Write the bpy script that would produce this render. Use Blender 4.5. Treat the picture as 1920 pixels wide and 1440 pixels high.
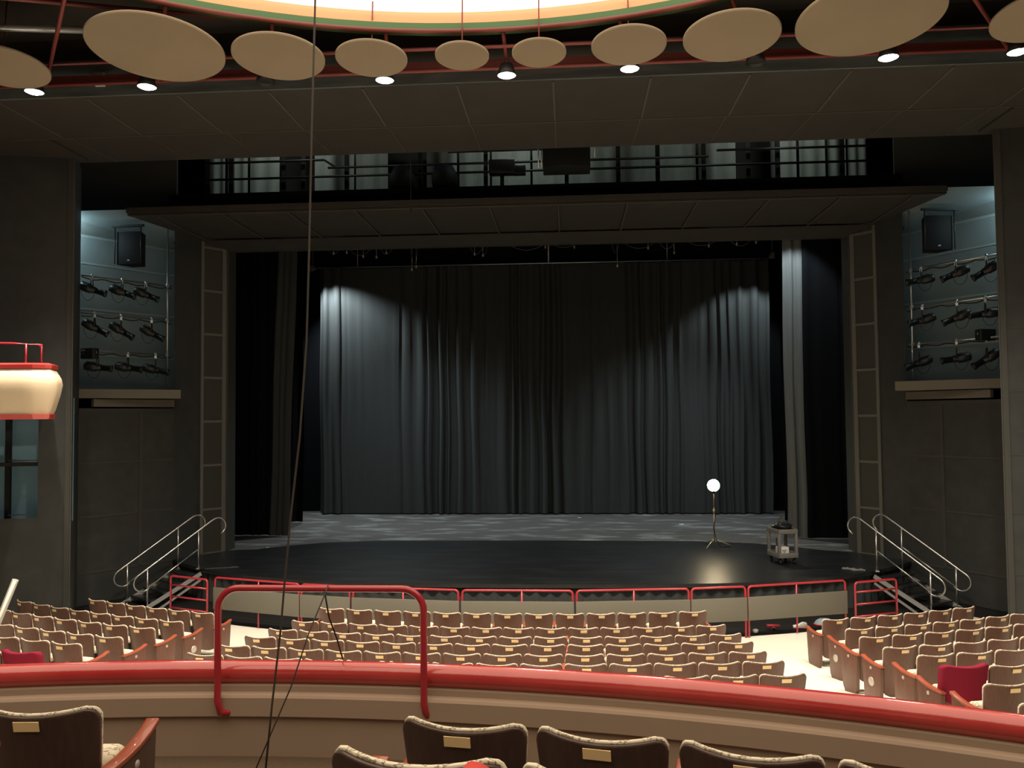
import bpy, bmesh, math, random
from mathutils import Vector, Matrix, Euler
PI = math.pi
for o in list(bpy.data.objects):
    bpy.data.objects.remove(o, do_unlink=True)
SC = bpy.context.scene
COL = SC.collection
random.seed(7)

# ------------------------------------------------------------------ camera
YAW, PITCH, ROLL, F = .069, .040, -.009, 1550.0
fw = Vector((-math.sin(YAW) * math.cos(PITCH), math.cos(YAW) * math.cos(PITCH), math.sin(PITCH)))
rt = Vector((math.cos(YAW), math.sin(YAW), 0))
up = rt.cross(fw)
rt2 = math.cos(ROLL) * rt + math.sin(ROLL) * up
up2 = -math.sin(ROLL) * rt + math.cos(ROLL) * up
cd = bpy.data.cameras.new('camera')
cam = bpy.data.objects.new('camera', cd)
COL.objects.link(cam)
cd.sensor_width = 36
cd.lens = F / 1920 * 36
cd.clip_start = .05
cam.matrix_world = Matrix(((rt2.x, up2.x, -fw.x, 1.0), (rt2.y, up2.y, -fw.y, 0.0), (rt2.z, up2.z, -fw.z, 4.305), (0, 0, 0, 1)))
SC.camera = cam

# ------------------------------------------------------------------ world and exposure
W = bpy.data.worlds.new('world')
SC.world = W
W.use_nodes = True
W.node_tree.nodes['Background'].inputs[0].default_value = (.6, .7, .8, 1)
W.node_tree.nodes['Background'].inputs[1].default_value = .004
SC.view_settings.view_transform = 'Standard'
SC.view_settings.look = 'None'
SC.view_settings.exposure = 0.0
SC.view_settings.gamma = 1
SC.view_settings.use_curve_mapping = False

# light strengths, tuned together
DOME = 2.4          # radiance of the luminous ceiling dome
DOWN_W = 2500         # each downlight
GHOST_W = 700         # ghost light bulb
CURT_W = 1300         # work light on the back curtain, left
CURT2_W = 420        # and right
LEG_W = 330          # light on the pale side leg
ALCOVE_W = 50        # cool light in the side alcoves
CATWALK_W = 50       # cool light added for the catwalk drapes


def spot_light(name, loc, target, watts, size_deg, color, parent=None, blend=.5, rad=.05):
    l = bpy.data.lights.new(name, 'SPOT')
    l.energy = watts
    l.color = color
    l.spot_size = math.radians(size_deg)
    l.spot_blend = blend
    l.shadow_soft_size = rad
    o = bpy.data.objects.new(name, l)
    COL.objects.link(o)
    d = Vector(target) - Vector(loc)
    q = d.to_track_quat('-Z', 'Y')
    o.matrix_world = Matrix.Translation(loc) @ q.to_matrix().to_4x4()
    if parent:
        o.parent = parent
        o.matrix_parent_inverse = parent.matrix_world.inverted()
    return o


def point_light(name, loc, watts, color, rad=.05, parent=None):
    l = bpy.data.lights.new(name, 'POINT')
    l.energy = watts
    l.color = color
    l.shadow_soft_size = rad
    o = bpy.data.objects.new(name, l)
    COL.objects.link(o)
    o.location = loc
    if parent:
        o.parent = parent
        o.location = Vector(loc) - Vector(parent.location)
    return o


# ------------------------------------------------------------------ materials
def mat(name, col, rough=.6, metal=0, spec=.5, emit=None, estr=0, noise=None, bump=None, coat=0):
    """noise=(scale, second colour, low, high[, stretch]) mixes a second paint colour in; bump=(scale, strength)"""
    m = bpy.data.materials.new(name)
    m.use_nodes = True
    nt = m.node_tree
    b = nt.nodes['Principled BSDF']
    b.inputs['Base Color'].default_value = (*col, 1)
    b.inputs['Roughness'].default_value = rough
    b.inputs['Metallic'].default_value = metal
    b.inputs['Specular IOR Level'].default_value = spec
    b.inputs['Coat Weight'].default_value = coat
    if emit:
        b.inputs['Emission Color'].default_value = (*emit, 1)
        b.inputs['Emission Strength'].default_value = estr
    tc = nt.nodes.new('ShaderNodeTexCoord')
    if noise:
        sc, c2, lo, hi = noise[:4]
        st = noise[4] if len(noise) > 4 else (1, 1, 1)
        mp = nt.nodes.new('ShaderNodeMapping')
        mp.inputs['Scale'].default_value = st
        n = nt.nodes.new('ShaderNodeTexNoise')
        n.inputs['Scale'].default_value = sc
        n.inputs['Detail'].default_value = 6
        r = nt.nodes.new('ShaderNodeValToRGB')
        r.color_ramp.elements[0].position = lo
        r.color_ramp.elements[1].position = hi
        r.color_ramp.elements[0].color = (*col, 1)
        r.color_ramp.elements[1].color = (*c2, 1)
        nt.links.new(tc.outputs['Object'], mp.inputs[0])
        nt.links.new(mp.outputs[0], n.inputs['Vector'])
        nt.links.new(n.outputs[0], r.inputs[0])
        nt.links.new(r.outputs[0], b.inputs['Base Color'])
    if bump:
        n2 = nt.nodes.new('ShaderNodeTexNoise')
        n2.inputs['Scale'].default_value = bump[0]
        n2.inputs['Detail'].default_value = 4
        bp = nt.nodes.new('ShaderNodeBump')
        bp.inputs['Strength'].default_value = bump[1]
        bp.inputs['Distance'].default_value = .01
        nt.links.new(tc.outputs['Object'], n2.inputs['Vector'])
        nt.links.new(n2.outputs[0], bp.inputs['Height'])
        nt.links.new(bp.outputs[0], b.inputs['Normal'])
    return m


def emis(name, col, s):
    m = bpy.data.materials.new(name)
    m.use_nodes = True
    nt = m.node_tree
    nt.nodes.clear()
    e = nt.nodes.new('ShaderNodeEmission')
    e.inputs[0].default_value = (*col, 1)
    e.inputs[1].default_value = s
    o = nt.nodes.new('ShaderNodeOutputMaterial')
    nt.links.new(e.outputs[0], o.inputs[0])
    return m


M = {}
M['mesh_dark'] = mat('mesh_dark', (.04, .043, .043), .55, spec=.3, noise=(3, (.052, .054, .053), .35, .7), bump=(160, .25))
M['mesh_frame'] = mat('mesh_frame', (.15, .148, .135), .5, spec=.35)
M['mesh_panel'] = mat('mesh_panel', (.058, .058, .053), .55, spec=.3, bump=(160, .2))
M['canopy'] = mat('canopy', (.042, .039, .036), .7, spec=.2, noise=(2, (.05, .046, .042), .3, .7))
M['canopy_seam'] = mat('canopy_seam', (.085, .073, .062), .6, spec=.3)
M['steel_strip'] = mat('steel_strip', (.14, .16, .17), .4, metal=.5, noise=(1.2, (.2, .23, .24), .4, .6, (1, 6, 6)))
M['dark'] = mat('dark', (.012, .011, .011), .8, spec=.2)
M['ceiling'] = mat('ceiling', (.035, .031, .028), .8, spec=.2, noise=(.5, (.05, .042, .036), .4, .7))
M['carpet'] = mat('carpet', (.66, .63, .54), .95, spec=.05, noise=(.8, (.58, .55, .46), .35, .75), bump=(300, .15))
M['balcony_floor'] = mat('balcony_floor', (.1, .07, .05), .95, spec=.05, noise=(60, (.13, .09, .06), .3, .7))
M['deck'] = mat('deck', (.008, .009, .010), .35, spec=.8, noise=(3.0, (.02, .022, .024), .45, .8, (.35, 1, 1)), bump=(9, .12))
M['stage_lit_scuffed'] = mat('stage_lit_scuffed', (.105, .1, .095), .5, spec=.4, noise=(1.7, (.4, .41, .4), .5, .85, (.55, 1.2, 1)))  # real scuffs, plus a lighter base standing in for the lit floor
M['curtain'] = mat('curtain', (.045, .049, .05), .85, spec=.15, noise=(30, (.05, .055, .056), .3, .7, (1, 1, .05)))
M['black_cloth'] = mat('black_cloth', (.006, .0065, .008), .95, spec=.05)
M['leg_grey'] = mat('leg_grey', (.12, .13, .135), .8, spec=.1, noise=(20, (.14, .15, .15), .3, .7, (1, 1, .05)))
M['alcove_paint'] = mat('alcove_paint', (.17, .22, .235), .8, spec=.15, noise=(1.2, (.2, .25, .26), .3, .7))
M['alcove_joint'] = mat('alcove_joint', (.27, .34, .35), .8)
M['ledge'] = mat('ledge', (.16, .145, .12), .6, spec=.3)
M['red_rail'] = mat('red_rail', (.4, .025, .04), .28, spec=.5, coat=.25)
M['red_cap'] = mat('red_cap', (.54, .065, .06), .16, spec=.9, coat=.0, noise=(2, (.46, .035, .035), .3, .7), bump=(14, .12))
M['red_pipe'] = mat('red_pipe', (.2, .04, .035), .5)
M['red_cloth_bright'] = mat('red_cloth_bright', (.62, .06, .05), .6, spec=.3)
M['red_cloth'] = mat('red_cloth', (.21, .014, .034), .9, spec=.1, bump=(60, .2))
M['parapet'] = mat('parapet', (.37, .27, .2), .75, spec=.2, noise=(1.4, (.345, .25, .185), .35, .7))
M['parapet_ledge'] = mat('parapet_ledge', (.5, .38, .27), .6, spec=.3)
M['rail_panel'] = mat('rail_panel', (.14, .13, .105), .5, spec=.3)
M['cream'] = mat('cream', (.62, .5, .36), .6, spec=.3)
M['disc'] = mat('disc', (.3, .24, .175), .9, spec=.1, noise=(.9, (.275, .22, .16), .35, .7))
M['ring_green'] = mat('ring_green', (.05, .12, .045), .7)
M['ring_orange'] = mat('ring_orange', (.8, .32, .16), .7)
M['dome'] = emis('dome', (1, .84, .63), DOME)
M['lens'] = emis('lens', (1, .93, .82), 30)
M['can_black'] = mat('can_black', (.01, .01, .01), .5)
M['bulb'] = emis('bulb', (1, .8, .5), 5)
M['steel'] = mat('steel', (.55, .55, .53), .3, metal=.9)
M['alu'] = mat('alu', (.52, .52, .5), .4, metal=.5)
M['brass_stand'] = mat('brass_stand', (.6, .52, .33), .35, metal=.6)
M['fixture'] = mat('fixture', (.012, .014, .015), .42, spec=.5)
M['fixture_grey'] = mat('fixture_grey', (.11, .115, .12), .45, metal=.3)
M['clamp'] = mat('clamp', (.5, .54, .56), .35, metal=.8)
M['lensglass'] = mat('lensglass', (.05, .06, .065), .08, spec=.8)
M['speaker'] = mat('speaker', (.008, .009, .01), .7, spec=.2, bump=(90, .3))
M['pale_drape'] = mat('pale_drape', (.36, .4, .36), .85, noise=(3, (.28, .32, .29), .35, .75, (3, 1, .5)))
M['cart_grey'] = mat('cart_grey', (.2, .195, .18), .6, spec=.3)
M['white_box'] = mat('white_box', (.75, .74, .7), .6)
M['blue_grey'] = mat('blue_grey', (.3, .36, .42), .6)
M['brown_card'] = mat('brown_card', (.07, .05, .035), .8)
M['rubber'] = mat('rubber', (.01, .01, .01), .7)
M['cable'] = mat('cable', (.05, .04, .033), .6)
M['cable_black'] = mat('cable_black', (.008, .008, .008), .6)
M['wood_back'] = mat('wood_back', (.115, .055, .04), .38, spec=.4, noise=(6, (.15, .075, .055), .3, .75, (8, 8, .7)))
M['wood_dark'] = mat('wood_dark', (.06, .036, .03), .35, spec=.4, noise=(6, (.085, .05, .04), .3, .75, (8, 8, .7)))
M['wood_arm'] = mat('wood_arm', (.28, .062, .03), .3, spec=.5, coat=.3)
M['plaque'] = mat('plaque', (.95, .7, .38), .5)
M['medal'] = mat('medal', (.5, .45, .4), .4, metal=.3)
M['duct'] = mat('duct', (.5, .52, .56), .35, metal=.6)
M['silver'] = mat('silver', (.75, .72, .66), .3, metal=.6)
M['window_blue'] = mat('window_blue', (.1, .16, .18), .6, emit=(.3, .55, .6), estr=.04)


def fabric():
    m = bpy.data.materials.new('seat_fabric')
    m.use_nodes = True
    nt = m.node_tree
    b = nt.nodes['Principled BSDF']
    b.inputs['Roughness'].default_value = .9
    tc = nt.nodes.new('ShaderNodeTexCoord')
    n = nt.nodes.new('ShaderNodeTexNoise')
    n.inputs['Scale'].default_value = 9
    n.inputs['Detail'].default_value = 2
    n.inputs['Distortion'].default_value = 2.5
    v = nt.nodes.new('ShaderNodeTexVoronoi')
    v.inputs['Scale'].default_value = 15
    v.feature = 'DISTANCE_TO_EDGE'
    mx = nt.nodes.new('ShaderNodeMix')
    mx.data_type = 'VECTOR'
    mx.inputs[0].default_value = .12
    r = nt.nodes.new('ShaderNodeValToRGB')
    r.color_ramp.elements[0].position = .015
    r.color_ramp.elements[0].color = (.24, .19, .12, 1)
    r.color_ramp.elements[1].position = .06
    r.color_ramp.elements[1].color = (.72, .64, .5, 1)
    nt.links.new(tc.outputs['Object'], n.inputs['Vector'])
    nt.links.new(tc.outputs['Object'], mx.inputs[4])
    nt.links.new(n.outputs[1], mx.inputs[5])
    nt.links.new(mx.outputs[1], v.inputs['Vector'])
    nt.links.new(v.outputs[0], r.inputs[0])
    nt.links.new(r.outputs[0], b.inputs['Base Color'])
    return m


M['fabric'] = fabric()


# ------------------------------------------------------------------ mesh helpers
class MB:
    def __init__(s):
        s.v = []
        s.f = []
        s.sm = []
        s.mi = []
        s.cur = 0

    def add(s, vs, fs, smooth=False):
        n = len(s.v)
        s.v += [tuple(p) for p in vs]
        for f in fs:
            s.f.append([i + n for i in f])
            s.sm.append(smooth)
            s.mi.append(s.cur)
        return s

    def box(s, c, d, rot=None):
        hx, hy, hz = d[0] / 2, d[1] / 2, d[2] / 2
        vs = [Vector((sx * hx, sy * hy, sz * hz)) for sx in (-1, 1) for sy in (-1, 1) for sz in (-1, 1)]
        if rot:
            R = rot if isinstance(rot, Matrix) else Euler(rot).to_matrix()
            vs = [R @ v for v in vs]
        vs = [v + Vector(c) for v in vs]
        return s.add(vs, [(0, 1, 3, 2), (4, 6, 7, 5), (0, 4, 5, 1), (2, 3, 7, 6), (0, 2, 6, 4), (1, 5, 7, 3)])

    def bar(s, a, b, w, h, upv=(0, 0, 1)):
        a, b = Vector(a), Vector(b)
        d = (b - a)
        L = d.length
        d.normalize()
        u = Vector(upv)
        x = d.cross(u)
        if x.length < 1e-4:
            x = Vector((1, 0, 0))
        x.normalize()
        z = x.cross(d)
        R = Matrix((x, d, z)).transposed()
        return s.box((a + b) / 2, (w, L, h), R)

    def tube(s, pts, r, n=8, closed=False, caps=True):
        P = [Vector(p) for p in pts]
        k = len(P)
        rs = r if isinstance(r, (list, tuple)) else [r] * k
        T = []
        for i in range(k):
            if closed:
                t = P[(i + 1) % k] - P[i - 1]
            else:
                t = P[min(i + 1, k - 1)] - P[max(i - 1, 0)]
            T.append(t.normalized())
        ref = Vector((0, 0, 1)) if abs(T[0].z) < .9 else Vector((1, 0, 0))
        x = T[0].cross(ref).normalized()
        vs = []
        for i in range(k):
            x = (x - T[i] * x.dot(T[i]))
            x.normalize()
            y = T[i].cross(x)
            for j in range(n):
                a = 2 * PI * j / n
                vs.append(P[i] + (x * math.cos(a) + y * math.sin(a)) * rs[i])
        fs = []
        for i in range(k if closed else k - 1):
            a0 = i * n
            b0 = ((i + 1) % k) * n
            for j in range(n):
                j2 = (j + 1) % n
                fs.append((a0 + j, a0 + j2, b0 + j2, b0 + j))
        s.add(vs, fs, True)
        if caps and not closed:
            n0 = len(s.v) - len(vs)
            s.f.append([n0 + j for j in range(n)][::-1])
            s.sm.append(False)
            s.mi.append(s.cur)
            s.f.append([n0 + (k - 1) * n + j for j in range(n)])
            s.sm.append(False)
            s.mi.append(s.cur)
        return s

    def lathe(s, prof, n=20, mtx=None, smooth=True, caps=True):
        """prof: (radius, z)"""
        vs = []
        for r, z in prof:
            for j in range(n):
                a = 2 * PI * j / n
                v = Vector((r * math.cos(a), r * math.sin(a), z))
                vs.append(mtx @ v if mtx else v)
        fs = []
        for i in range(len(prof) - 1):
            for j in range(n):
                j2 = (j + 1) % n
                fs.append((i * n + j, i * n + j2, (i + 1) * n + j2, (i + 1) * n + j))
        s.add(vs, fs, smooth)
        if caps:
            n0 = len(s.v) - len(vs)
            for row, rev in ((0, True), (len(prof) - 1, False)):
                f = [n0 + row * n + j for j in range(n)]
                s.f.append(f[::-1] if rev else f)
                s.sm.append(False)
                s.mi.append(s.cur)
        return s

    def prism(s, poly, z0, z1, axis='z'):
        """extrude a 2D polygon; axis z: (x,y), axis x: (y,z)"""
        n = len(poly)
        if axis == 'z':
            vs = [(p[0], p[1], z0) for p in poly] + [(p[0], p[1], z1) for p in poly]
        else:
            vs = [(z0, p[0], p[1]) for p in poly] + [(z1, p[0], p[1]) for p in poly]
        fs = [list(range(n))[::-1], list(range(n, 2 * n))]
        for i in range(n):
            j = (i + 1) % n
            fs.append((i, j, n + j, n + i))
        return s.add(vs, fs)

    def sweep(s, prof, path, smooth=False, capped=True):
        """prof: list of (offset, z); path: list of (x, y, nx, ny) with outward normal"""
        k = len(prof)
        vs = []
        for x, y, nx, ny in path:
            for o, z in prof:
                vs.append((x + nx * o, y + ny * o, z))
        fs = []
        for i in range(len(path) - 1):
            for j in range(k - 1):
                fs.append((i * k + j, (i + 1) * k + j, (i + 1) * k + j + 1, i * k + j + 1))
        s.add(vs, fs, smooth)
        return s

    def quad(s, a, b, c, d):
        return s.add([a, b, c, d], [(0, 1, 2, 3)])

    def mesh(s, name, mats, bevel=0, seg=2):
        me = bpy.data.meshes.new(name)
        me.from_pydata([tuple(v) for v in s.v], [], s.f)
        if not isinstance(mats, (list, tuple)):
            mats = [mats]
        for m in mats:
            me.materials.append(m)
        for p, a, i in zip(me.polygons, s.sm, s.mi):
            p.use_smooth = a
            p.material_index = i
        bm = bmesh.new()
        bm.from_mesh(me)
        bmesh.ops.recalc_face_normals(bm, faces=bm.faces)
        if bevel:
            es = [e for e in bm.edges if len(e.link_faces) == 2 and e.calc_face_angle(0) > .5]
            bmesh.ops.bevel(bm, geom=es, offset=bevel, segments=seg, profile=.5, affect='EDGES')
            for f in bm.faces:
                f.smooth = True
        bm.to_mesh(me)
        bm.free()
        me.update()
        return me


def link(name, me, parent=None, loc=None):
    o = bpy.data.objects.new(name, me)
    COL.objects.link(o)
    if parent:
        o.parent = parent
    if loc:
        o.location = loc
    return o


def tag(o, label=None, cat=None, group=None, kind=None):
    if label:
        o['label'] = label
    if cat:
        o['category'] = cat
    if group:
        o['group'] = group
    if kind:
        o['kind'] = kind
    return o


def thing(name, label, cat, loc=(0, 0, 0), rz=0, group=None, rot=None):
    o = bpy.data.objects.new(name, None)
    o.empty_display_size = .1
    COL.objects.link(o)
    o.location = loc
    o.rotation_euler = rot if rot else (0, 0, rz)
    bpy.context.view_layer.update() if False else None
    return tag(o, label, cat, group)


def struct(name, mb, m, label, bevel=0):
    o = link(name, mb.mesh(name, m, bevel) if isinstance(mb, MB) else mb)
    return tag(o, label, 'building', kind='structure')


ORD = ['', 'first', 'second', 'third', 'fourth', 'fifth', 'sixth', 'seventh', 'eighth', 'ninth', 'tenth', 'eleventh', 'twelfth',
       'thirteenth', 'fourteenth']


def arc(p0, c, a0, a1, n):
    return [(c[0] + p0 * math.cos(a0 + (a1 - a0) * i / n), c[1] + p0 * math.sin(a0 + (a1 - a0) * i / n)) for i in range(n + 1)]


# ================================================================== STRUCTURE
HC = (0.0, 33.4)                     # centre of the seating arcs
RR = [13.0, 18.69, 19.6, 20.57, 21.56, 22.48, 23.48, 24.5, 25.5, 31.5]
HH = [0, 0, 0, .10, .25, .36, .54, .71, .87, 1.8]


def hfloor(R):
    if R <= RR[0]:
        return 0
    for i in range(len(RR) - 1):
        if R <= RR[i + 1]:
            return HH[i] + (HH[i + 1] - HH[i]) * (R - RR[i]) / (RR[i + 1] - RR[i])
    return HH[-1]


# raked orchestra floor, cream carpet
mb = MB()
rad = [17.42, 18.0, 18.69, 19.2, 19.6, 20.1, 20.57, 21.1, 21.56, 22.0, 22.48, 23, 23.48, 24, 24.5, 25, 25.5, 27, 29, 31.5]
NA = 48
vs = []
for R in rad:
    for j in range(NA + 1):
        t = -.56 + 1.12 * j / NA
        vs.append((HC[0] + R * math.sin(t), HC[1] - R * math.cos(t), hfloor(R)))
fs = []
for i in range(len(rad) - 1):
    for j in range(NA):
        a = i * (NA + 1) + j
        fs.append((a, a + 1, a + NA + 2, a + NA + 1))
mb.add(vs, fs, True)
struct('floor', mb, M['carpet'], 'cream carpeted raked orchestra floor')
# black pit floor in front of the stage
mb = MB()
mb.box((0, 18.6, -.06), (24, 8, .1))
struct('floor_pit', mb, M['dark'], 'black floor strip between pit rail and stage')

# stage apron, black deck with curved lip, header shadow painted in upstage
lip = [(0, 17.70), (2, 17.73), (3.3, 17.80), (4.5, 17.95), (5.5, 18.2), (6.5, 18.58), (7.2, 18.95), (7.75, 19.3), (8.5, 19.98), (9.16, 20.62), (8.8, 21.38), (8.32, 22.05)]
shade_edge = [(7.6, 22.25), (6.9, 22.9), (6.0, 23.5), (4.5, 23.85), (0, 23.95)]  # edge of the header's shadow, painted as black floor
front = [(-x, y) for x, y in (lip + shade_edge)[::-1]][:-1] + lip + shade_edge[:-1]
front = [(-x, y) for x, y in shade_edge[-2::-1]] + [(-x, y) for x, y in lip[::-1]][:-1] + lip + shade_edge
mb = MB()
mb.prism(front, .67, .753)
struct('floor_apron', mb, M['deck'], 'black stage apron with a curved front lip and painted header shadow')
mb = MB()
mb.box((0, 26.8, .6), (26, 9.5, .3))
struct('floor_stage', mb, M['stage_lit_scuffed'], 'scuffed dark stage floor behind the proscenium, lit tone painted in')
# pleated black skirt below the lip
mb = MB()
pts = []
sk = [(-x, y) for x, y in lip[:10][::-1]] + lip[1:10]
for i in range(len(sk) - 1):
    a, b = Vector(sk[i]), Vector(sk[i + 1])
    L = (b - a).length
    n = max(2, int(L / .05))
    for k in range(n):
        q = a + (b - a) * k / n
        d = (b - a).normalized()
        nn = Vector((-d.y, d.x))
        off = .10 + .03 * math.sin((len(pts)) * 1.05) + .012 * math.sin(len(pts) * .37)
        pts.append(q + nn * off)
n = len(pts)
mb.add([(p.x, p.y, -.02) for p in pts] + [(p.x, p.y, .66) for p in pts], [(i, i + 1, n + i + 1, n + i) for i in range(n - 1)], True)
struct('trim_1', mb, M['curtain'], 'black pleated skirt under the stage lip')

# ---- proscenium and side walls, mirrored
A = Vector((10.45, 18.6))
B = Vector((9.15, 20.6))
Cc = Vector((8.79, 21.36))
D = Vector((8.30, 22.0))
T = Vector((9.2, 16.3))
ZL = [.75 + 1.17 * k for k in range(8)]


def wallquad(mb, a, b, z0, z1):
    mb.quad((a.x, a.y, z0), (b.x, b.y, z0), (b.x, b.y, z1), (a.x, a.y, z1))


def strip(mb, a, b, z0, z1, off, sgn):
    """thin raised strip on wall a-b"""
    d = (b - a).normalized()
    nn = Vector((d.y, -d.x)) * sgn
    p = a + nn * off
    q = b + nn * off
    wallquad(mb, p, q, z0, z1)
    for z in (z0, z1):
        mb.quad((a.x, a.y, z), (b.x, b.y, z), (q.x, q.y, z), (p.x, p.y, z))
    for e, g in ((a, p), (b, q)):
        mb.quad((e.x, e.y, z0), (g.x, g.y, z0), (g.x, g.y, z1), (e.x, e.y, z1))


for s, side in ((-1, 'left'), (1, 'right')):
    def X(v):
        return Vector((v.x * s, v.y))
    sg = -s
    mb = MB()
    a, b, c, d, t = X(A), X(B), X(Cc), X(D), X(T)
    # wall below the alcove
    wallquad(mb, a, b, 0, 4.6)
    wallquad(mb, b, c, 0, 9.7)
    # wall beside the proscenium, running behind the column
    e = Vector((13.5 * s, 22.3))
    wallquad(mb, Vector((d.x, 22.3)), e, 0, 13)
    # tower facing the audience
    t2 = Vector((15.5 * s, 15.3))
    w0, w1 = Vector((9.78 * s, 16.135)), Vector((11.6 * s, 15.67))

    if s < 0:
        wallquad(mb, t, w0, 0, 10.2)
        wallquad(mb, w1, t2, 0, 10.2)
        wallquad(mb, w0, w1, 0, 2.35)
        wallquad(mb, w0, w1, 4.6, 10.2)
    else:
        wallquad(mb, t, t2, 0, 10.2)
    wallquad(mb, t, a, 0, 10.2)
    # side wall running back past the camera
    wallquad(mb, t2, Vector((15.5 * s, -8)), 0, 13)
    struct('wall_' + side, mb, M['mesh_dark'], 'dark metal mesh clad wall on the %s of the hall' % side)
    # joints on the wall below the alcove
    mb = MB()
    mid = a + (b - a) * .62
    for z in (.72, 2.02, 3.28):
        strip(mb, a + (b - a) * .02, mid, z, z + .05, .012, sg)
        strip(mb, mid + (b - a) * .03, b, z, z + .05, .012, sg)
    strip(mb, a, b, 4.52, 4.6, .02, sg)
    strip(mb, mid, mid + (b - a) * .03, .75, 4.5, .02, sg)
    strip(mb, t, t + (a - t) * .04, 0, 10, .02, sg)
    tt = (t2 - t).normalized()
    for z in (.1, 1.25, 2.4, 3.5, 4.7, 5.9, 7.1, 8.3):
        strip(mb, t, t + tt * 1.2, z, z + .02, .008, -sg)
    strip(mb, t, t + tt * .10, 0, 10.0, .03, -sg)
    struct('trim_%d' % (2 if s < 0 else 3), mb, M['mesh_panel'], 'slim joint strips on the %s mesh wall' % side)
    # proscenium column with framed mesh panels
    mb = MB()
    wallquad(mb, c, d, .75, 9.3)
    mb.quad((d.x, d.y, .75), (d.x, 22.5, .75), (d.x, 22.5, 9.3), (d.x, d.y, 9.3))
    mb.cur = 1
    u = (d - c)
    strip(mb, c, c + u * .10, .75, 9.1, .03, sg)
    strip(mb, c + u * .76, c + u * .9, .75, 9.0, .03, sg)
    for z in ZL:
        strip(mb, c + u * .1, c + u * .76, z - .03, z + .03, .026, sg)
    struct('trim_%d' % (4 if s < 0 else 5), mb, [M['mesh_panel'], M['mesh_frame']], 'proscenium column of framed mesh panels, %s side' % side)
    # alcove interior
    n = Vector((s * .839, .545))
    a2, b2 = a + n * 1.25, b + n * 1.25 + (b - a).normalized() * 1.0
    mb = MB()
    wallquad(mb, a2 - (b2 - a2) * .5, b2, 4.9, 9.02)
    wallquad(mb, b, b2, 4.9, 9.7)
    a3 = a2 - (b2 - a2) * .5
    wallquad(mb, a3, a - (b - a) * .5, 4.9, 9.7)
    fr0, fr1 = Vector((11.3 * s, 18.62)), Vector((9.2 * s, 18.62))
    mb.add([(a3.x, a3.y, 9.0), (b2.x, b2.y, 9.0), (b.x, b.y, 9.22), (fr1.x, fr1.y, 9.27), (fr0.x, fr0.y, 9.27)], [(0, 1, 2, 3, 4)])
    mb.cur = 1
    dd = (b2 - a3)
    nn = Vector((dd.y, -dd.x)).normalized() * sg
    for z in (8.25, 7.1, 5.95, 8.93):
        p, q = a3 + nn * .01, b2 + nn * .01
        mb.quad((p.x, p.y, z), (q.x, q.y, z), (q.x, q.y, z + .045), (p.x, p.y, z + .045))
    struct('wall_alcove_' + side, mb, [M['alcove_paint'], M['alcove_joint']], 'blue-grey painted lighting alcove on the %s' % side)
    # ledges under the alcove
    mb = MB()
    l0, l1 = Vector((10.5 * s, 18.5)), Vector((8.55 * s, 19.75))
    o0, o1 = a2, Vector((b.x, b.y)) + n * .1
    mb.prism([(l0.x, l0.y), (l1.x, l1.y), (b.x - s * .12, b.y + .05), (o1.x, o1.y), (o0.x, o0.y)][::(1 if s > 0 else -1)], 4.84, 5.05)
    m0, m1 = a + (b - a) * .12, b + (a - b) * .02
    q0, q1 = m0 - n * .12, m1 - n * .12
    mb.prism([(q0.x, q0.y), (q1.x, q1.y), (m1.x, m1.y), (m0.x, m0.y)][::(1 if s > 0 else -1)], 4.64, 4.82)
    struct('trim_%d' % (6 if s < 0 else 7), mb, M['ledge'], 'beige ledge under the %s lighting alcove' % side)

# header of the proscenium and the two canopies
mb = MB()
mb.quad((-9.6, 21.36, 9.1), (9.6, 21.36, 9.1), (9.6, 22.02, 8.93), (-9.6, 22.02, 8.93))
mb.quad((-9.6, 22.02, 8.93), (9.6, 22.02, 8.93), (9.6, 22.3, 8.95), (-9.6, 22.3, 8.95))
mb.quad((-13.5, 22.3, 8.95), (13.5, 22.3, 8.95), (13.5, 22.3, 14), (-13.5, 22.3, 14))
struct('wall_front', mb, M['canopy'], 'brown header above the stage opening')
mb = MB()
cp = [(-9.35, 18.65), (9.35, 18.65), (9.1, 20.0), (8.9, 21.36), (-8.9, 21.36), (-9.1, 20.0)]
mb.prism(cp, 9.14, 9.22)
mb.box((0, 18.62, 9.25), (18.7, .05, .12))
mb.cur = 1
for k in range(-6, 7):
    x = (k + .5 - (1 if k < 0 else 0)) * 1.57 if False else k * 1.57 + .8
    if abs(x) < 8.8:
        mb.bar((x, 18.7, 9.115), (x * 1.0, 21.3, 9.1), .03, .02)
mb.bar((-9.3, 18.64, 9.12), (9.3, 18.64, 9.12), .02, .025)
mbx = MB()
for q in (-1, 1):
    mbx.box((q * 10.1, 19.6, 10.75), (3.0, .06, 2.9))
struct('wall_attic', mbx, M['mesh_panel'], 'dark wall panels above the two lighting alcoves')
struct('ceiling_canopy_stage', mb, [M['canopy'], M['canopy_seam']], 'dark soffit canopy in front of the stage opening')
mb = MB()
mb.prism([(-15.4, 13.15), (15.4, 13.15), (15.4, 15.05), (-15.4, 15.05)], 9.74, 9.86)
mb.prism([(-10.6, 15.05), (10.6, 15.05), (10.6, 16.75), (-10.6, 16.75)], 9.8, 9.94)
mb.prism([(-15.4, 15.05), (-9.0, 15.05), (-9.0, 16.45), (-15.4, 16.45)], 9.75, 9.9)
mb.prism([(9.0, 15.05), (15.4, 15.05), (15.4, 16.45), (9.0, 16.45)], 9.75, 9.9)
mb.cur = 1
for k in range(-6, 6):
    x = k * 1.57 + .8
    mb.bar((x, 13.2, 9.735), (x, 15.0, 9.735), .035, .02)
    mb.bar((x, 15.1, 9.795), (x * .985, 16.7, 9.795), .02, .02)
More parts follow.
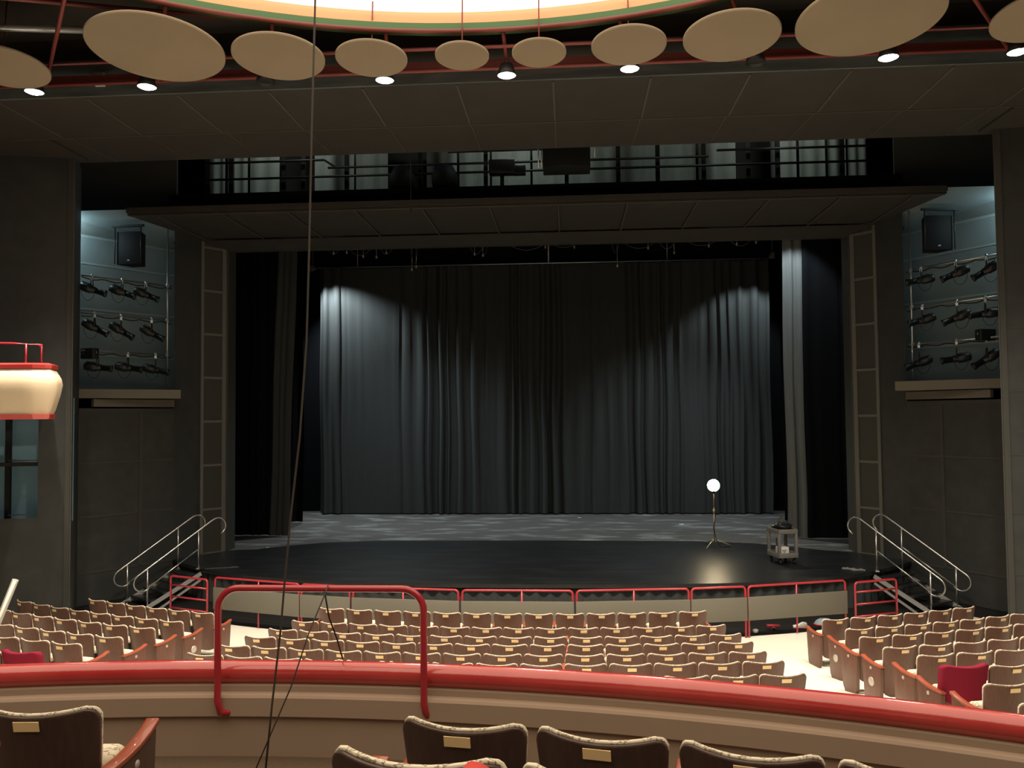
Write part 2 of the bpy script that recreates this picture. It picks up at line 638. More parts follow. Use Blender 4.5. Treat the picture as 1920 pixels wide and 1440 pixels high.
mb.bar((-12, 15.05, 9.74), (12, 15.05, 9.74), .03, .03)
struct('ceiling_canopy', mb, [M['canopy'], M['canopy_seam']], 'dark panelled soffit canopy over the front seats')
mb = MB()
mb.box((0, 13.12, 9.83), (30.8, .05, .2))
struct('trim_8', mb, M['steel_strip'], 'grey steel edge strip of the upper canopy')
# dark upper volume, side and rear enclosure
mb = MB()
mb.box((0, 14.9, 13.1), (31, 16, .1))
mb.quad((-15.5, 22.3, 9), (-9, 22.3, 9), (-9, 22.3, 13), (-15.5, 22.3, 13))
mb.quad((-15.4, 16.5, 9.9), (-15.4, 22.3, 9.9), (-15.4, 22.3, 13), (-15.4, 16.5, 13))
mb.quad((15.4, 16.5, 9.9), (15.4, 22.3, 9.9), (15.4, 22.3, 13), (15.4, 16.5, 13))
mb.quad((-15.5, -8, 0), (15.5, -8, 0), (15.5, -8, 13), (-15.5, -8, 13))
struct('wall_back', mb, M['dark'], 'dark rear enclosure of the hall and attic')
# hall ceiling with a round opening for the luminous ring
RC = (-.15, 3.5)
mb = MB()
n = 72
inner = [(RC[0] + 8.72 * math.cos(2 * PI * i / n), RC[1] + 8.72 * math.sin(2 * PI * i / n)) for i in range(n)]


def edge_pt(a):
    cx, cy = math.cos(a), math.sin(a)
    k = 1e9
    if cx > 1e-6:
        k = min(k, (15.5 - RC[0]) / cx)
    if cx < -1e-6:
        k = min(k, (-15.5 - RC[0]) / cx)
    if cy > 1e-6:
        k = min(k, (13.2 - RC[1]) / cy)
    if cy < -1e-6:
        k = min(k, (-8 - RC[1]) / cy)
    return RC[0] + cx * k, RC[1] + cy * k


outer = [edge_pt(2 * PI * i / n) for i in range(n)]
vs = [(x, y, 10.75) for x, y in inner] + [(x, y, 10.75) for x, y in outer]
mb.add(vs, [(i, (i + 1) % n, n + (i + 1) % n, n + i) for i in range(n)])
mb.quad((-15.5, 13.2, 9.9), (15.5, 13.2, 9.9), (15.5, 13.2, 10.8), (-15.5, 13.2, 10.8))
struct('ceiling', mb, M['ceiling'], 'dark brown hall ceiling around the lit ring')

# luminous ring: rim, green fascia, orange cove, glowing dome
rg = thing('ceiling_ring', 'huge round ceiling ring with green and orange bands around a glowing dome', 'ceiling light', (RC[0], RC[1], 10.0))
mb = MB()
cp = [(8.45 * math.cos(2 * PI * i / 120), 8.45 * math.sin(2 * PI * i / 120), .02) for i in range(120)]
mb.tube(cp, .035, 8, closed=True)
o = link('rim', mb.mesh('rim', M['red_pipe']), rg)
tag(o, 'thin red rim')
mb = MB()
mb.lathe([(8.47, .02), (8.5, .17), (8.6, .17), (8.6, .02), (8.47, .02)], 120, caps=False)
o = link('fascia', mb.mesh('fascia', M['ring_green']), rg)
tag(o, 'green band')
mb = MB()
mb.lathe([(8.52, .17), (8.6, .3), (8.72, .44), (8.8, .44), (8.72, .2), (8.52, .17)], 120, caps=False)
o = link('cove', mb.mesh('cove', M['ring_orange']), rg)
tag(o, 'orange band')
mb = MB()
mb.lathe([(8.74, .44), (8.6, .5), (7.5, .62), (5, .8), (2, .88), (.01, .9)], 120, caps=False)
o = link('dome_lining', mb.mesh('dome_lining', M['dome']), rg)
tag(o, 'glowing warm white dome')
mb = MB()
mb.lathe([(8.85, .3), (8.85, .95), (.01, 1.1)], 60, caps=False)
link('dome_housing', mb.mesh('dome_housing', M['ceiling']), rg)

# stage house
mb = MB()
mb.quad((-13, 31.4, .7), (13, 31.4, .7), (13, 31.4, 14), (-13, 31.4, 14))
mb.quad((-13, 22.35, .7), (-13, 31.4, .7), (-13, 31.4, 14), (-13, 22.35, 14))
mb.quad((13, 22.35, .7), (13, 31.4, .7), (13, 31.4, 14), (13, 22.35, 14))
mb.quad((-13, 22.35, 14), (13, 22.35, 14), (13, 31.4, 14), (-13, 31.4, 14))
struct('wall_stage', mb, M['black_cloth'], 'black stage house walls')


# ================================================================== CURTAINS
def curtain(name, x0, x1, y, z0, z1, amp, wl, m, label, cat, seed, flat=None, n=None, group=None, slope=0):
    rnd = random.Random(seed)
    n = n or int(abs(x1 - x0) / .022)
    ph = rnd.uniform(0, 6)
    xs = [x0 + (x1 - x0) * i / n for i in range(n + 1)]
    # irregular pleats: cumulative phase with a wandering wavelength
    off = []
    p = ph
    w = wl
    for i, x in enumerate(xs):
        if i % 9 == 0:
            w = wl * rnd.uniform(.55, 1.9)
        p += 2 * PI * abs(x1 - x0) / n / w
        a = amp * (.65 + .35 * math.sin(x * 1.7 + ph) + .3 * math.sin(x * 4.3))
        if flat and flat[0] < x < flat[1]:
            a *= .05
        v = math.sin(p)
        v = math.copysign(abs(v) ** .7, v)
        off.append(a * v)
    zs = [z0 + (z1 - z0) * k / 10 for k in range(11)]
    vs = []
    for k, z in enumerate(zs):
        f = .55 + .45 * (1 - k / 10)
        for i, x in enumerate(xs):
            vs.append((x + .03 * math.sin(k * .9 + i * .05) * f + slope * (1 - k / 10), y + off[i] * f, z))
    fs = []
    for k in range(10):
        for i in range(n):
            a0 = k * (n + 1) + i
            fs.append((a0, a0 + 1, a0 + n + 2, a0 + n + 1))
    mb = MB()
    mb.add(vs, fs, True)
    o = link(name, mb.mesh(name, m))
    return tag(o, label, cat, group)


bc = curtain('stage_curtain', -8.32, 8.24, 30.35, .79, 9.93, .13, .36, M['curtain'],
             'wide dark grey pleated curtain closing the back of the stage', 'curtain', 3, flat=(-7.5, -5.3))
curtain('side_curtain', -9.7, -7.8, 24.8, .78, 11, .06, .3, M['black_cloth'], 'black side curtain just inside the left proscenium column', 'curtain', 5)
curtain('side_curtain', -7.84, -7.25, 24.7, .78, 11, .05, .22, M['curtain'], 'narrow dark side curtain hanging at the left edge of the stage set', 'curtain', 9, slope=-.3)
curtain('side_curtain', -10.5, -8.15, 28, .78, 11, .06, .3, M['black_cloth'], 'black side curtain beside the left end of the back curtain', 'curtain', 6)
curtain('side_curtain', 7.24, 7.78, 24.45, .78, 11, .045, .3, M['leg_grey'], 'narrow pale grey side curtain lit bright at its top', 'curtain', 8)
curtain('side_curtain', 7.75, 10.8, 24.3, .78, 11, .05, .3, M['black_cloth'], 'broad black side curtain just inside the right proscenium column', 'curtain', 11)
curtain('side_curtain', 8.05, 10.2, 28, .78, 11, .06, .3, M['black_cloth'], 'black side curtain behind the pale grey one', 'curtain', 12)
# pipe carrying the back curtain
t = thing('curtain_pipe', 'thin steel pipe along the top of the back curtain', 'pipe', (0, 30.1, 9.93))
mb = MB().tube([(-8.4, 0, 0), (8.4, 0, 0)], .025, 8)
link('pipe', mb.mesh('pipe', M['clamp']), t)
for x in (-6.8, .3, 4.6):
    mb = MB().tube([(x, 0, 0), (x, 0, 1.2)], .012 if x != .3 else .03, 6)
    link('hanger', mb.mesh('hanger', M['clamp']), t)
# black border cloth above
mb = MB()
mb.box((0, 30.9, 11.9), (20, .04, 3.9))
tag(link('border_cloth', mb.mesh('border_cloth', M['black_cloth'])), 'black border cloth hanging above the back curtain', 'curtain')

# lighting pipe just behind the header, with loops of cable
t = thing('lighting_pipe', 'stage lighting pipe behind the header with looping cables and clips', 'lighting pipe', (0, 24.2, 9.5))
link('pipe', MB().tube([(-7.8, 0, 0), (7.8, 0, 0)], .025, 8).mesh('pipe', M['clamp']), t)
rnd = random.Random(4)
for (x, w, dip) in [(-6.0, .5, .25), (-5.2, .8, .33), (-4.4, .5, .3), (-3.55, .25, .62), (-1.7, .5, .36), (-1.45, .2, .4), (-.2, 1.3, .28), (.9, 1.1, .22), (2.4, .25, .42),
                    (3.1, 1.2, .3), (3.9, .6, .33), (4.9, 1.2, .26), (6.0, .8, .3)]:
    pts = [(x + w * (k / 8 - .5), rnd.uniform(-.02, .02), -dip * (1 - (2 * k / 8 - 1) ** 2)) for k in range(9)]
    link('cable', MB().tube(pts, .008, 5).mesh('cable', M['fixture_grey']), t)
for (x, z) in [(-6.0, -.24), (-5.6, -.22), (-5.1, -.35), (-4.7, -.38), (-4.4, -.26), (-3.63, -.78), (-3.5, -.70), (-1.75, -.36), (-1.5, -.4), (1.2, -.22), (.35, -.2), (2.45, -.8), (3.35, -.3), (4.1, -.45), (5.1, -.28), (5.9, -.24), (6.45, -.2)]:
    mb = MB()
    mb.tube([(x, .0, 0), (x, 0, z + .05)], .004, 5)
    mb.box((x, 0, z), (.04, .035, .07))
    link('clip', mb.mesh('clip', M['silver']), t)

# ================================================================== LIGHTS ON STAGE (each in its own fitting)


def work_light(loc, target, w, size, color, label, blend=.4):
    t = thing('work_light', label, 'work light', loc)
    d = (Vector(target) - Vector(loc))
    q = d.to_track_quat('-Z', 'Y').to_matrix().to_4x4()
    mb = MB()
    mb.lathe([(.05, .16), (.09, .1), (.12, -.02), (.13, -.06), (.12, -.06), (.10, 0)], 16, q)
    link('housing', mb.mesh('housing', M['fixture_grey']), t)
    mb = MB().tube([(0, 0, .05), (0, 0, .9)], .012, 6)
    link('hanger', mb.mesh('hanger', M['fixture_grey']), t)
    l = bpy.data.lights.new('lamp', 'SPOT')
    l.energy = w
    l.color = color
    l.spot_size = math.radians(size)
    l.spot_blend = blend
    l.shadow_soft_size = .06
    o = bpy.data.objects.new('lamp', l)
    COL.objects.link(o)
    o.parent = t
    o.rotation_euler = d.to_track_quat('-Z', 'Y').to_euler()
    o.location = d.normalized() * .08
    return t


COOL = (.86, .98, 1.0)
work_light((-8.25, 29.3, 9.75), (-6.9, 30.35, 5.9), CURT_W, 100, COOL, 'small work light hanging left of the back curtain, lighting it', .7)
work_light((8.0, 28.7, 9.75), (7.0, 30.4, 5.8), CURT2_W, 84, COOL, 'small work light hanging right of the back curtain', .5)
work_light((7.2, 22.9, 9.75), (7.6, 24.5, 7.5), LEG_W, 70, COOL, 'work light behind the header above the pale side curtain', .6)
work_light((-4.5, 26.8, 10.5), (-4.3, 26.3, .8), 1700, 100, COOL, 'left overhead work light washing the stage floor', 1)
work_light((4.5, 26.8, 10.5), (4.3, 26.3, .8), 1700, 100, COOL, 'right overhead work light washing the stage floor', 1)

# ================================================================== GHOST LIGHT
g = thing('ghost_light', 'glowing bulb on a slim tripod floor stand on the dark stage', 'floor lamp', (4.88, 22.87, .75))
mb = MB()
mb.tube([(0, 0, .12), (0, 0, 1.05)], .022, 8)
mb.tube([(0, 0, .95), (0, 0, 1.5)], .015, 8)
mb.tube([(0, 0, .9), (0, 0, 1.0)], .03, 8)
link('pole', mb.mesh('pole', M['brass_stand']), g)
for i in range(3):
    a = PI * (-.04 + i * 2 / 3)
    mb = MB().tube([(0, 0, .2), (.18 * math.cos(a), .18 * math.sin(a), .14), (.46 * math.cos(a), .46 * math.sin(a), .015)], .014, 8)
    o = link('leg', mb.mesh('leg', M['brass_stand']), g)
mb = MB().tube([(.02, -.03, 1.4), (.04, -.05, .9), (-.03, -.04, .5), (.03, -.05, .25), (.12, -.2, .02), (.4, -.1, .012)], .01, 6)
o = link('cord', mb.mesh('cord', M['cable_black']), g)
mb = MB().lathe([(.025, 1.44), (.035, 1.47), (.035, 1.52), (.02, 1.53)], 12)
link('socket', mb.mesh('socket', M['fixture']), g)
prof = [(.001, 1.5)] + [(.155 * math.sin(a), 1.65 - .155 * math.cos(a)) for a in [PI * k / 12 for k in range(1, 12)]] + [(.001, 1.805)]
mb = MB().lathe(prof, 20, caps=False)
o = link('bulb', mb.mesh('bulb', M['bulb']), g)
o.visible_shadow = True
tag(o, 'glowing round bulb')
l = bpy.data.lights.new('bulb_light', 'POINT')
l.energy = GHOST_W
l.color = (1, .8, .5)
l.shadow_soft_size = .16
o = bpy.data.objects.new('bulb_light', l)
COL.objects.link(o)
o.parent = g
o.location = (0, 0, 1.65)
o.visible_camera = False if False else True

# ================================================================== UTILITY CART
c = thing('utility_cart', 'grey wheeled utility cart loaded with gear on the stage', 'cart', (6.08, 20.45, .75), .22)
w_, d_, = .5, .62


def tray(z, deep):
    mb = MB()
    mb.box((0, 0, z), (w_, d_, .03))
    for sx in (-1, 1):
        mb.box((sx * (w_ / 2 - .012), 0, z + deep / 2), (.024, d_, deep))
    for sy in (-1, 1):
        mb.box((0, sy * (d_ / 2 - .012), z + deep / 2), (w_, .024, deep))
    return mb


link('top_tray', tray(.74, .09).mesh('top_tray', M['cart_grey'], .006), c)
link('bottom_tray', tray(.17, .1).mesh('bottom_tray', M['cart_grey'], .006), c)
for sx in (-1, 1):
    for sy in (-1, 1):
        mb = MB().box((sx * (w_ / 2 - .035), sy * (d_ / 2 - .045), .45), (.065, .08, .6))
        link('post', mb.mesh('post', M['cart_grey'], .012), c)
        mb = MB()
        mt = Matrix.Translation((sx * (w_ / 2 - .07), sy * (d_ / 2 - .08), .055)) @ Matrix.Rotation(PI / 2, 4, 'Y')
        mb.lathe([(.02, -.022), (.055, -.018), (.055, .018), (.02, .022)], 14, mt)
        mb.box((sx * (w_ / 2 - .07), sy * (d_ / 2 - .08), .12), (.05, .04, .07))
        link('caster', mb.mesh('caster', M['rubber']), c)
mb = MB().tube([(.1, d_ / 2, .8), (.1, d_ / 2 + .12, .86), (-.1, d_ / 2 + .12, .86), (-.1, d_ / 2, .8)], .014, 8)
link('push_handle', mb.mesh('push_handle', M['cart_grey']), c)
# what lies on the cart
wb = MB().box((0, 0, .105), (.24, .2, .21))
o = link('carton', wb.mesh('carton', [M['white_box']], .004), None, (6.03, 20.27, .95))
o.rotation_euler = (0, 0, .22)
tag(o, 'white carton with a blue-grey mark on the cart\'s lower shelf', 'box')
mb = MB().prism([(-.07, .16), (.07, .16), (.0, .05)], -.104, -.1015)
mb2 = MB()
mb2.add([(-.07, -.1035, .15), (.07, -.1035, .15), (0, -.1035, .05)], [(0, 1, 2)])
k = link('printed_mark', mb2.mesh('printed_mark', M['blue_grey']), o)
tag(k, 'blue-grey triangle printed on the carton')
bag = MB()
random.seed(12)
vs = []
for i in range(7):
    for j in range(16):
        a = 2 * PI * j / 16
        r = .24 * math.sin(PI * (i + .6) / 7.4) ** .6 * random.uniform(.85, 1.12)
        vs.append((r * math.cos(a), r * 1.05 * math.sin(a), .0 + .19 * i / 6 * random.uniform(.85, 1.1)))
fs = [(i * 16 + j, i * 16 + (j + 1) % 16, (i + 1) * 16 + (j + 1) % 16, (i + 1) * 16 + j) for i in range(6) for j in range(16)]
fs.append(list(range(96, 112)))
bag.add(vs, fs, True)
o = link('gear_bag', bag.mesh('gear_bag', M['fixture']), None, (6.08, 20.45, 1.52))
tag(o, 'lumpy black bag of gear on top of the grey cart', 'bag')
mb = MB()
mb.tube([(-.06, 0, 0), (-.02, .02, .12), (.03, .0, .2), (.05, -.03, .26)], [.03, .022, .015, .02], 8)
mb.tube([(.03, 0, .05), (.09, .02, .12), (.16, .0, .1)], .014, 6)
o = link('power_tool', mb.mesh('power_tool', M['brown_card']), None, (6.0, 20.3, 1.66))
tag(o, 'brown handled tool sticking up from the cart top', 'tool')
mb = MB().box((0, 0, .19), (.07, .05, .38))
o = link('folded_cardboard', mb.mesh('folded_cardboard', M['brown_card'], .004), None, (5.98, 20.5, .95))
tag(o, 'dark brown upright strip standing inside the cart', 'cardboard')

# small litter on the deck
for nm, loc, dims, mm, rz, lab in [('cloth_strip', (-7.35, 19.45, .752), (.75, .06, .02), 'fixture_grey', .35, 'pale strip of cloth lying on the stage left edge'),
                                   ('tool_bundle', (7.45, 19.55, .752), (.5, .16, .05), 'cart_grey', -.55, 'grey bundle lying on the stage beside right stairs'),
                                   ('paper_scrap', (1.3, 29.3, .752), (.12, .05, .01), 'white_box', .2, 'tiny white scrap on the floor near the back curtain'),
                                   ('paper_scrap', (-7.4, 22.6, .752), (.08, .05, .01), 'white_box', .2, 'tiny white scrap on the floor by left column'),
                                   ('paper_scrap', (4.6, 27.5, .752), (.18, .05, .02), 'white_box', .5, 'white scrap on the stage floor behind the glowing lamp')]:
    mb = MB()
    vs = []
    n = 10
    rnd = random.Random(len(lab))
    for i in range(n + 1):
        u = i / n - .5
        wv = dims[1] / 2 * (1 + .4 * math.sin(i * 1.3))
        cz = rnd.uniform(.3, 1) * dims[2]
        cy = .25 * dims[1] * math.sin(i * .9)
        vs += [(u * dims[0], cy - wv, 0), (u * dims[0], cy, cz), (u * dims[0], cy + wv, 0)]
    fs = []
    for i in range(n):
        fs += [(i * 3, i * 3 + 3, i * 3 + 4, i * 3 + 1), (i * 3 + 1, i * 3 + 4, i * 3 + 5, i * 3 + 2)]
    mb.add(vs, fs, True)
    o = link(nm, mb.mesh(nm, M[mm]), None, loc)
    o.rotation_euler = (0, 0, rz)
    tag(o, lab, 'scrap' if nm == 'paper_scrap' else nm.replace('_', ' '))

# ================================================================== STAGE STAIRS
for s, side in ((-1, 'left'), (1, 'right')):
    t = thing('stage_stairs', 'portable steps with pipe handrails at the %s end of the stage' % side, 'stairs', (0, 0, 0))
    top = [Vector((7.88 * s, 19.33, 0)), Vector((8.65 * s, 19.88, 0))]
    low = [Vector((8.70 * s, 18.5, 0)), Vector((9.48 * s, 19.05, 0))]
    for i in range(2):
        a, b = top[i], low[i]
        dirv = (b - a).normalized()
        za, zb = 1.66, .90
        pa = a + Vector((0, 0, za))
        pb = b + Vector((0, 0, zb))
        sl = (pb - pa) / (pb - pa).length
        pts = []
        # curled top end
        cu = pa - sl * .42
        nrm = Vector((0, 0, 1)) - sl * sl.z
        nrm.normalize()
        R = .2
        cc = cu - nrm * R
        for k in range(10):
            an = (k / 9) * PI * 1.05
            an = PI * 1.05 - an
            pts.append(cc + nrm * R * math.cos(an) - sl * R * math.sin(an))
        pts.append(pa)
        pts.append(pb)
        cu = pb + sl * .25
        cc = cu - nrm * R
        for k in range(11):
            an = k / 10 * PI * 1.1
            pts.append(cc + nrm * R * math.cos(an) + sl * R * math.sin(an))
        link('handrail', MB().tube(pts, .02, 8).mesh('handrail', M['steel']), t)
        for p, ztop, zb_ in ((a, za, .74 if i == 0 else .62), (b, zb, .02)):
            mb = MB().tube([(p.x, p.y, zb_), (p.x, p.y, ztop)], .02, 8)
            mb.box((p.x, p.y, zb_ + .02), (.08, .08, .03))
            link('post', mb.mesh('post', M['steel']), t)
        m1, m2 = a + Vector((0, 0, 1.22)), b + Vector((0, 0, .46))
        link('mid_rail', MB().tube([m1, m2], .016, 8).mesh('mid_rail', M['steel']), t)
        # stringers
        q1 = a + Vector((0, 0, .64)) - dirv * .05
        q2 = b + Vector((0, 0, -.02)) + dirv * .1
        side_off = (top[0] - top[1]).normalized() * (.03 if i == 0 else -.03)
        mb = MB()
        mb.bar(q1 + side_off, q2 + side_off, .03, .09)
        link('stringer', mb.mesh('stringer', M['alu']), t)
    for k in range(4):
        f = (k + .6) / 4.3
        a = top[0].lerp(low[0], f)
        b = top[1].lerp(low[1], f)
        z = .75 * (1 - (k + .75) / 4.6)
        mb = MB().bar(a + Vector((0, 0, z)), b + Vector((0, 0, z)), .25, .035)
        link('tread', mb.mesh('tread', M['deck'], .004), t)
    # second brace seen under the front stringer
    a, b = top[0], low[0]
    u = (top[0] - top[1]).normalized() * .1
    mb = MB().bar(a + u + Vector((0, 0, .50)), b + u + Vector((0, 0, -.12)) - (b - a) * .05, .02, .05)
    o = link('brace', mb.mesh('brace', M['alu']), t)

# ================================================================== PIT RAIL
RH = 17.45
segs = [(-7.55, -6.56, 'bars'), (-6.5, -4.48, 1), (-4.42, -3.38, 0), (-3.30, -1.18, 1), (-1.10, 1.02, 1), (1.10, 3.24, 1), (3.30, 4.36, 0), (4.42, 6.46, 1), (6.58, 7.52, 'bars')]


def on_rail(x):
    R = RH + (.25 if abs(x) > 6.5 else .0) + .012 * abs(x)
    return Vector((x, HC[1] - math.sqrt(R * R - x * x), 0))


segname = ['outermost left', 'second from left', 'short third from left', 'fourth from left', 'middle', 'fourth from right', 'short third from right', 'second from right', 'outermost right']
for i, (x0, x1, kind) in enumerate(segs):
    a, b = on_rail(x0), on_rail(x1)
    lab = ('red four-bar guard rail, %s section in front of the stage' if kind == 'bars' else 'red pit rail with beige panel, %s section in front of the stage') % segname[i]
    t = thing('pit_railing', lab, 'railing', tuple((a + b) / 2), 0, 'pit rail sections')
    o0 = (a + b) / 2
    a, b = a - o0, b - o0
    d = (b - a).normalized()
    r = .07
    up_ = Vector((0, 0, 1))
    pts = [a, a + up_ * (1.0 - r - .02)]
    for k in range(1, 6):
        an = k / 6 * PI / 2
        pts.append(a + up_ * (1.0 - r - .02 + r * math.sin(an)) + d * r * (1 - math.cos(an)))
    pts.append(a + up_ * .98 + d * r)
    pts.append(b + up_ * .98 - d * r)
    for k in range(1, 6):
        an = k / 6 * PI / 2
        pts.append(b + up_ * (.98 - r + r * math.cos(an)) - d * r * (1 - math.sin(an)))
    pts.append(b + up_ * .91)
    pts.append(b)
    link('frame', MB().tube(pts, .022, 8).mesh('frame', M['red_rail']), t)
    if kind == 'bars':
        for z in (.79, .55, .31):
            link('bar', MB().tube([a + up_ * z, b + up_ * z], .018, 8).mesh('bar', M['red_rail']), t)
    else:
        if kind == 1:
            mm_ = (a + b) / 2 + d * random.uniform(-.1, .1)
            link('baluster', MB().tube([mm_ + up_ * .02, mm_ + up_ * .97], .018, 8).mesh('baluster', M['red_rail']), t)
        nn = Vector((d.y, -d.x, 0)) * .03
        mb = MB().bar(a + nn + up_ * .555 - d * .022, b + nn + up_ * .555 + d * .022, .018, .45)
        link('panel', mb.mesh('panel', M['rail_panel'], .004), t)

# odds and ends on the black floor under the rail
for nm, x, dy, col, shp, lab, cat in [
        ('red_bracket', 5.02, .42, 'red_rail', 't', 'small red T-shaped bracket on the floor under the right rail', 'bracket'),
        ('paper_cup', 4.62, .3, 'white_box', 'c', 'crumpled white scrap beside the red T-shaped bracket', 'scrap'),
        ('sneaker', 5.6, .45, 'white_box', 's', 'white and red shoe on the floor under the right rail', 'shoe'),
        ('folded_bag', 6.15, .5, 'blue_grey', 'b', 'teal bag with a red base under the right rail', 'bag')]:
    p = on_rail(x) + Vector((0, dy, -.01))
    mb = MB()
    if shp == 't':
        mb.box((0, 0, .03), (.05, .05, .06)).box((0, 0, .1), (.26, .06, .04)).box((0, 0, .05), (.06, .05, .1))
    elif shp == 'c':
        mb.lathe([(.01, 0), (.05, .02), (.06, .07), (.02, .09)], 9)
    elif shp == 's':
        mb.prism([(-.13, 0), (.13, 0), (.14, .05), (.04, .07), (-.05, .12), (-.13, .11)], -.045, .045, axis='x')
    else:
        mb.lathe([(.2, 0), (.21, .04), (.17, .1), (.1, .14), (.02, .15)], 12, Matrix.Diagonal((1, .5, 1, 1)))
    o = link(nm, mb.mesh(nm, M[col], .006), None, tuple(p))
    if shp == 's':
        o.rotation_euler = (0, 0, 1.5)
        k = link('sole', MB().box((0, 0, .008), (.1, .28, .02)).mesh('sole', M['red_rail'], .003), o)
    if shp == 'b':
        k = link('base_band', MB().lathe([(.215, .0), (.225, .035)], 12, Matrix.Diagonal((1, .5, 1, 1))).mesh('base_band', M['red_rail']), o)
    tag(o, lab, cat)

# ================================================================== CATWALK GAP
t = thing('catwalk_frame', 'dark catwalk frame of posts and pipes in the gap above the stage canopy', 'catwalk', (0, 20.0, 0))
for x in (-8.0, -7.4, -6.05, -5.55, -4.45, -2.6, -.98, 1.0, 2.25, 3.2, 4.3, 5.35, 6.05, 7.55):
    mb = MB().box((x, 0, 10.6), (.12 if x < -7 or x > 7 else .1, .08, 2.8))
    link('post', mb.mesh('post', M['can_black']), t)
for (x0, x1, z) in ((-8, -5.0, 10.72), (-4.9, 4.4, 10.52), (4.6, 8.2, 10.66), (-1.9, 1.2, 10.82), (-8.3, 8.3, 10.3)):
    w = .03 if z != 10.3 else .07
    pts = [(x0, -.1, z), (x1, -.1, z)]
    if x0 == -8:
        pts = [(-8, -.1, 10.72), (-5.0, -.1, 10.72), (-4.7, -.1, 10.52)]
    link('pipe', MB().tube(pts, w if z != 10.3 else .03, 6).mesh('pipe', M['can_black']), t)
mb = MB().box((0, -.2, 9.75), (17.4, .9, .1))
link('walkway', mb.mesh('walkway', M['dark']), t)
rnd = random.Random(3)
k = 0
edges = [-8.5, -7.95, -7.35, -6.5, -5.6, -4.5, -3.6, -2.65, -1.8, -.95, .1, 1.0, 2.3, 3.3, 4.3, 5.3, 6.1, 6.8, 7.5, 8.0, 8.5]
for i in range(len(edges) - 1):
    x0, x1 = edges[i] + .03, edges[i + 1] - .03
    if i in (3, 6, 15):
        continue
    k += 1
    n = 14
    vs = []
    for j in range(n + 1):
        u = j / n
        for z in (10.0, 10.55, 10.9, 11.7):
            vs.append((x0 + (x1 - x0) * u, 21 + .03 * math.sin(u * 12 + i), z))
    fs = [(j * 4 + q, j * 4 + 4 + q, j * 4 + 5 + q, j * 4 + 1 + q) for j in range(n) for q in range(3)]
    o = link('pale_drape', MB().add(vs, fs, True).mesh('pale_drape', M['pale_drape']))
    tag(o, 'pale grey drape in the catwalk gap, %s from the left' % (ORD[k] if k < 15 else ['fifteenth', 'sixteenth', 'seventeenth', 'eighteenth'][k - 15]), 'drape', 'pale drapes behind the catwalk')
# hanging cluster and other silhouettes
cl = thing('speaker_cluster', 'big dark angled speaker box hanging in the middle of the catwalk gap', 'speaker', (1.0, 18.1, 9.9))
mb = MB().prism([(-.52, .35), (-.52, -.25), (.0, -.42), (.52, -.25), (.52, .35)], -.16, .7)
link('cabinet', mb.mesh('cabinet', M['speaker'], .01), cl)
for x in (-.62, -.55, .62):
    link('hanging_rod', MB().tube([(x, 0, -.1 if x < 0 else .1), (x, 0, .8)], .015, 6).mesh('hanging_rod', M['clamp']), cl)
o = thing('followspot', 'dark follow spot standing on the catwalk left of the speaker cluster', 'spotlight', (-.55, 19.6, 9.8))
mb = MB().box((0, 0, .5), (.62, .3, .34)).box((.42, 0, .42), (.3, .2, .22))
link('body', mb.mesh('body', M['fixture'], .02), o)
link('stand', MB().tube([(0, 0, 0), (0, 0, .4)], .05, 8).mesh('stand', M['fixture']), o)
for x, lab in ((-3.0, 'left'), (-1.95, 'right')):
    o = thing('fan_housing', 'round dark housing on the catwalk, the %s of two' % lab, 'housing', (x, 19.7, 9.8))
    link('drum', MB().lathe([(.16, 0), (.3, .1), (.33, .35), (.2, .6), (.05, .66)], 16).mesh('drum', M['speaker']), o)
# unseen cool lights added in the attic to brighten the drapes
for x in (-6.0, 0, 6.0):
    tt_ = thing('attic_fill', 'unseen cool fill light added in the attic above the catwalk, %s' % {-6.0: 'left', 0: 'middle', 6.0: 'right'}[x], 'lamp', (x, 19.3, 12.2))
    link('housing', MB().lathe([(.02, .1), (.1, .06), (.12, 0)], 12).mesh('housing', M['fixture_grey']), tt_)
    point_light('lamp', (x, 19.3, 12.1), CATWALK_W, (.92, 1, .93), .1, tt_)

# thin microphone cord above the canopy gap
mb = MB().tube([(-2.5, 18.2, 10.2), (-2.5, 18.2, 9.05)], .008, 6)
mb.tube([(-2.5, 18.2, 9.05), (-2.5, 18.2, 8.9)], .02, 8)
tag(link('hanging_microphone', mb.mesh('hanging_microphone', M['cable_black'])), 'thin microphone hanging from the catwalk gap left of centre', 'microphone')


# ================================================================== ALCOVE LIGHTING
def spot_meshes():
    mb = MB()   # along +Y = lens direction, origin at yoke pivot
    R = Matrix.Rotation(-PI / 2, 4, 'X')
    mb.lathe([(.04, -.30), (.085, -.28), (.10, -.2), (.11, -.12), (.105, -.02), (.08, .0), (.08, .07), (.075, .08)], 16, R)
    for k in range(5):
        mb.box((0, -.24 + .04 * k, .11), (.1, .012, .03))
    body = mb.mesh('body', M['fixture'])
    mb = MB()
    mb.lathe([(.07, .07), (.07, .27), (.085, .275), (.085, .33), (.075, .33)], 16, R)
    tube = mb.mesh('lens_tube', M['fixture'])
    lens = MB().lathe([(.07, .322), (.04, .332), (.001, .336)], 16, R, caps=False).mesh('lens', M['lensglass'])
    mb = MB()
    mb.tube([(-.12, 0, 0), (-.125, 0, .16), (-.08, 0, .24), (.08, 0, .24), (.125, 0, .16), (.12, 0, 0)], .012, 6)
    yoke = mb.mesh('yoke', M['fixture'])
    mb = MB()
    mb.box((0, 0, .28), (.045, .05, .08)).tube([(0, 0, .3), (0, 0, .38)], .03, 8)
    mb.box((.03, 0, .3), (.05, .02, .02))
    clamp = mb.mesh('clamp', M['clamp'])
    return body, tube, lens, yoke, clamp


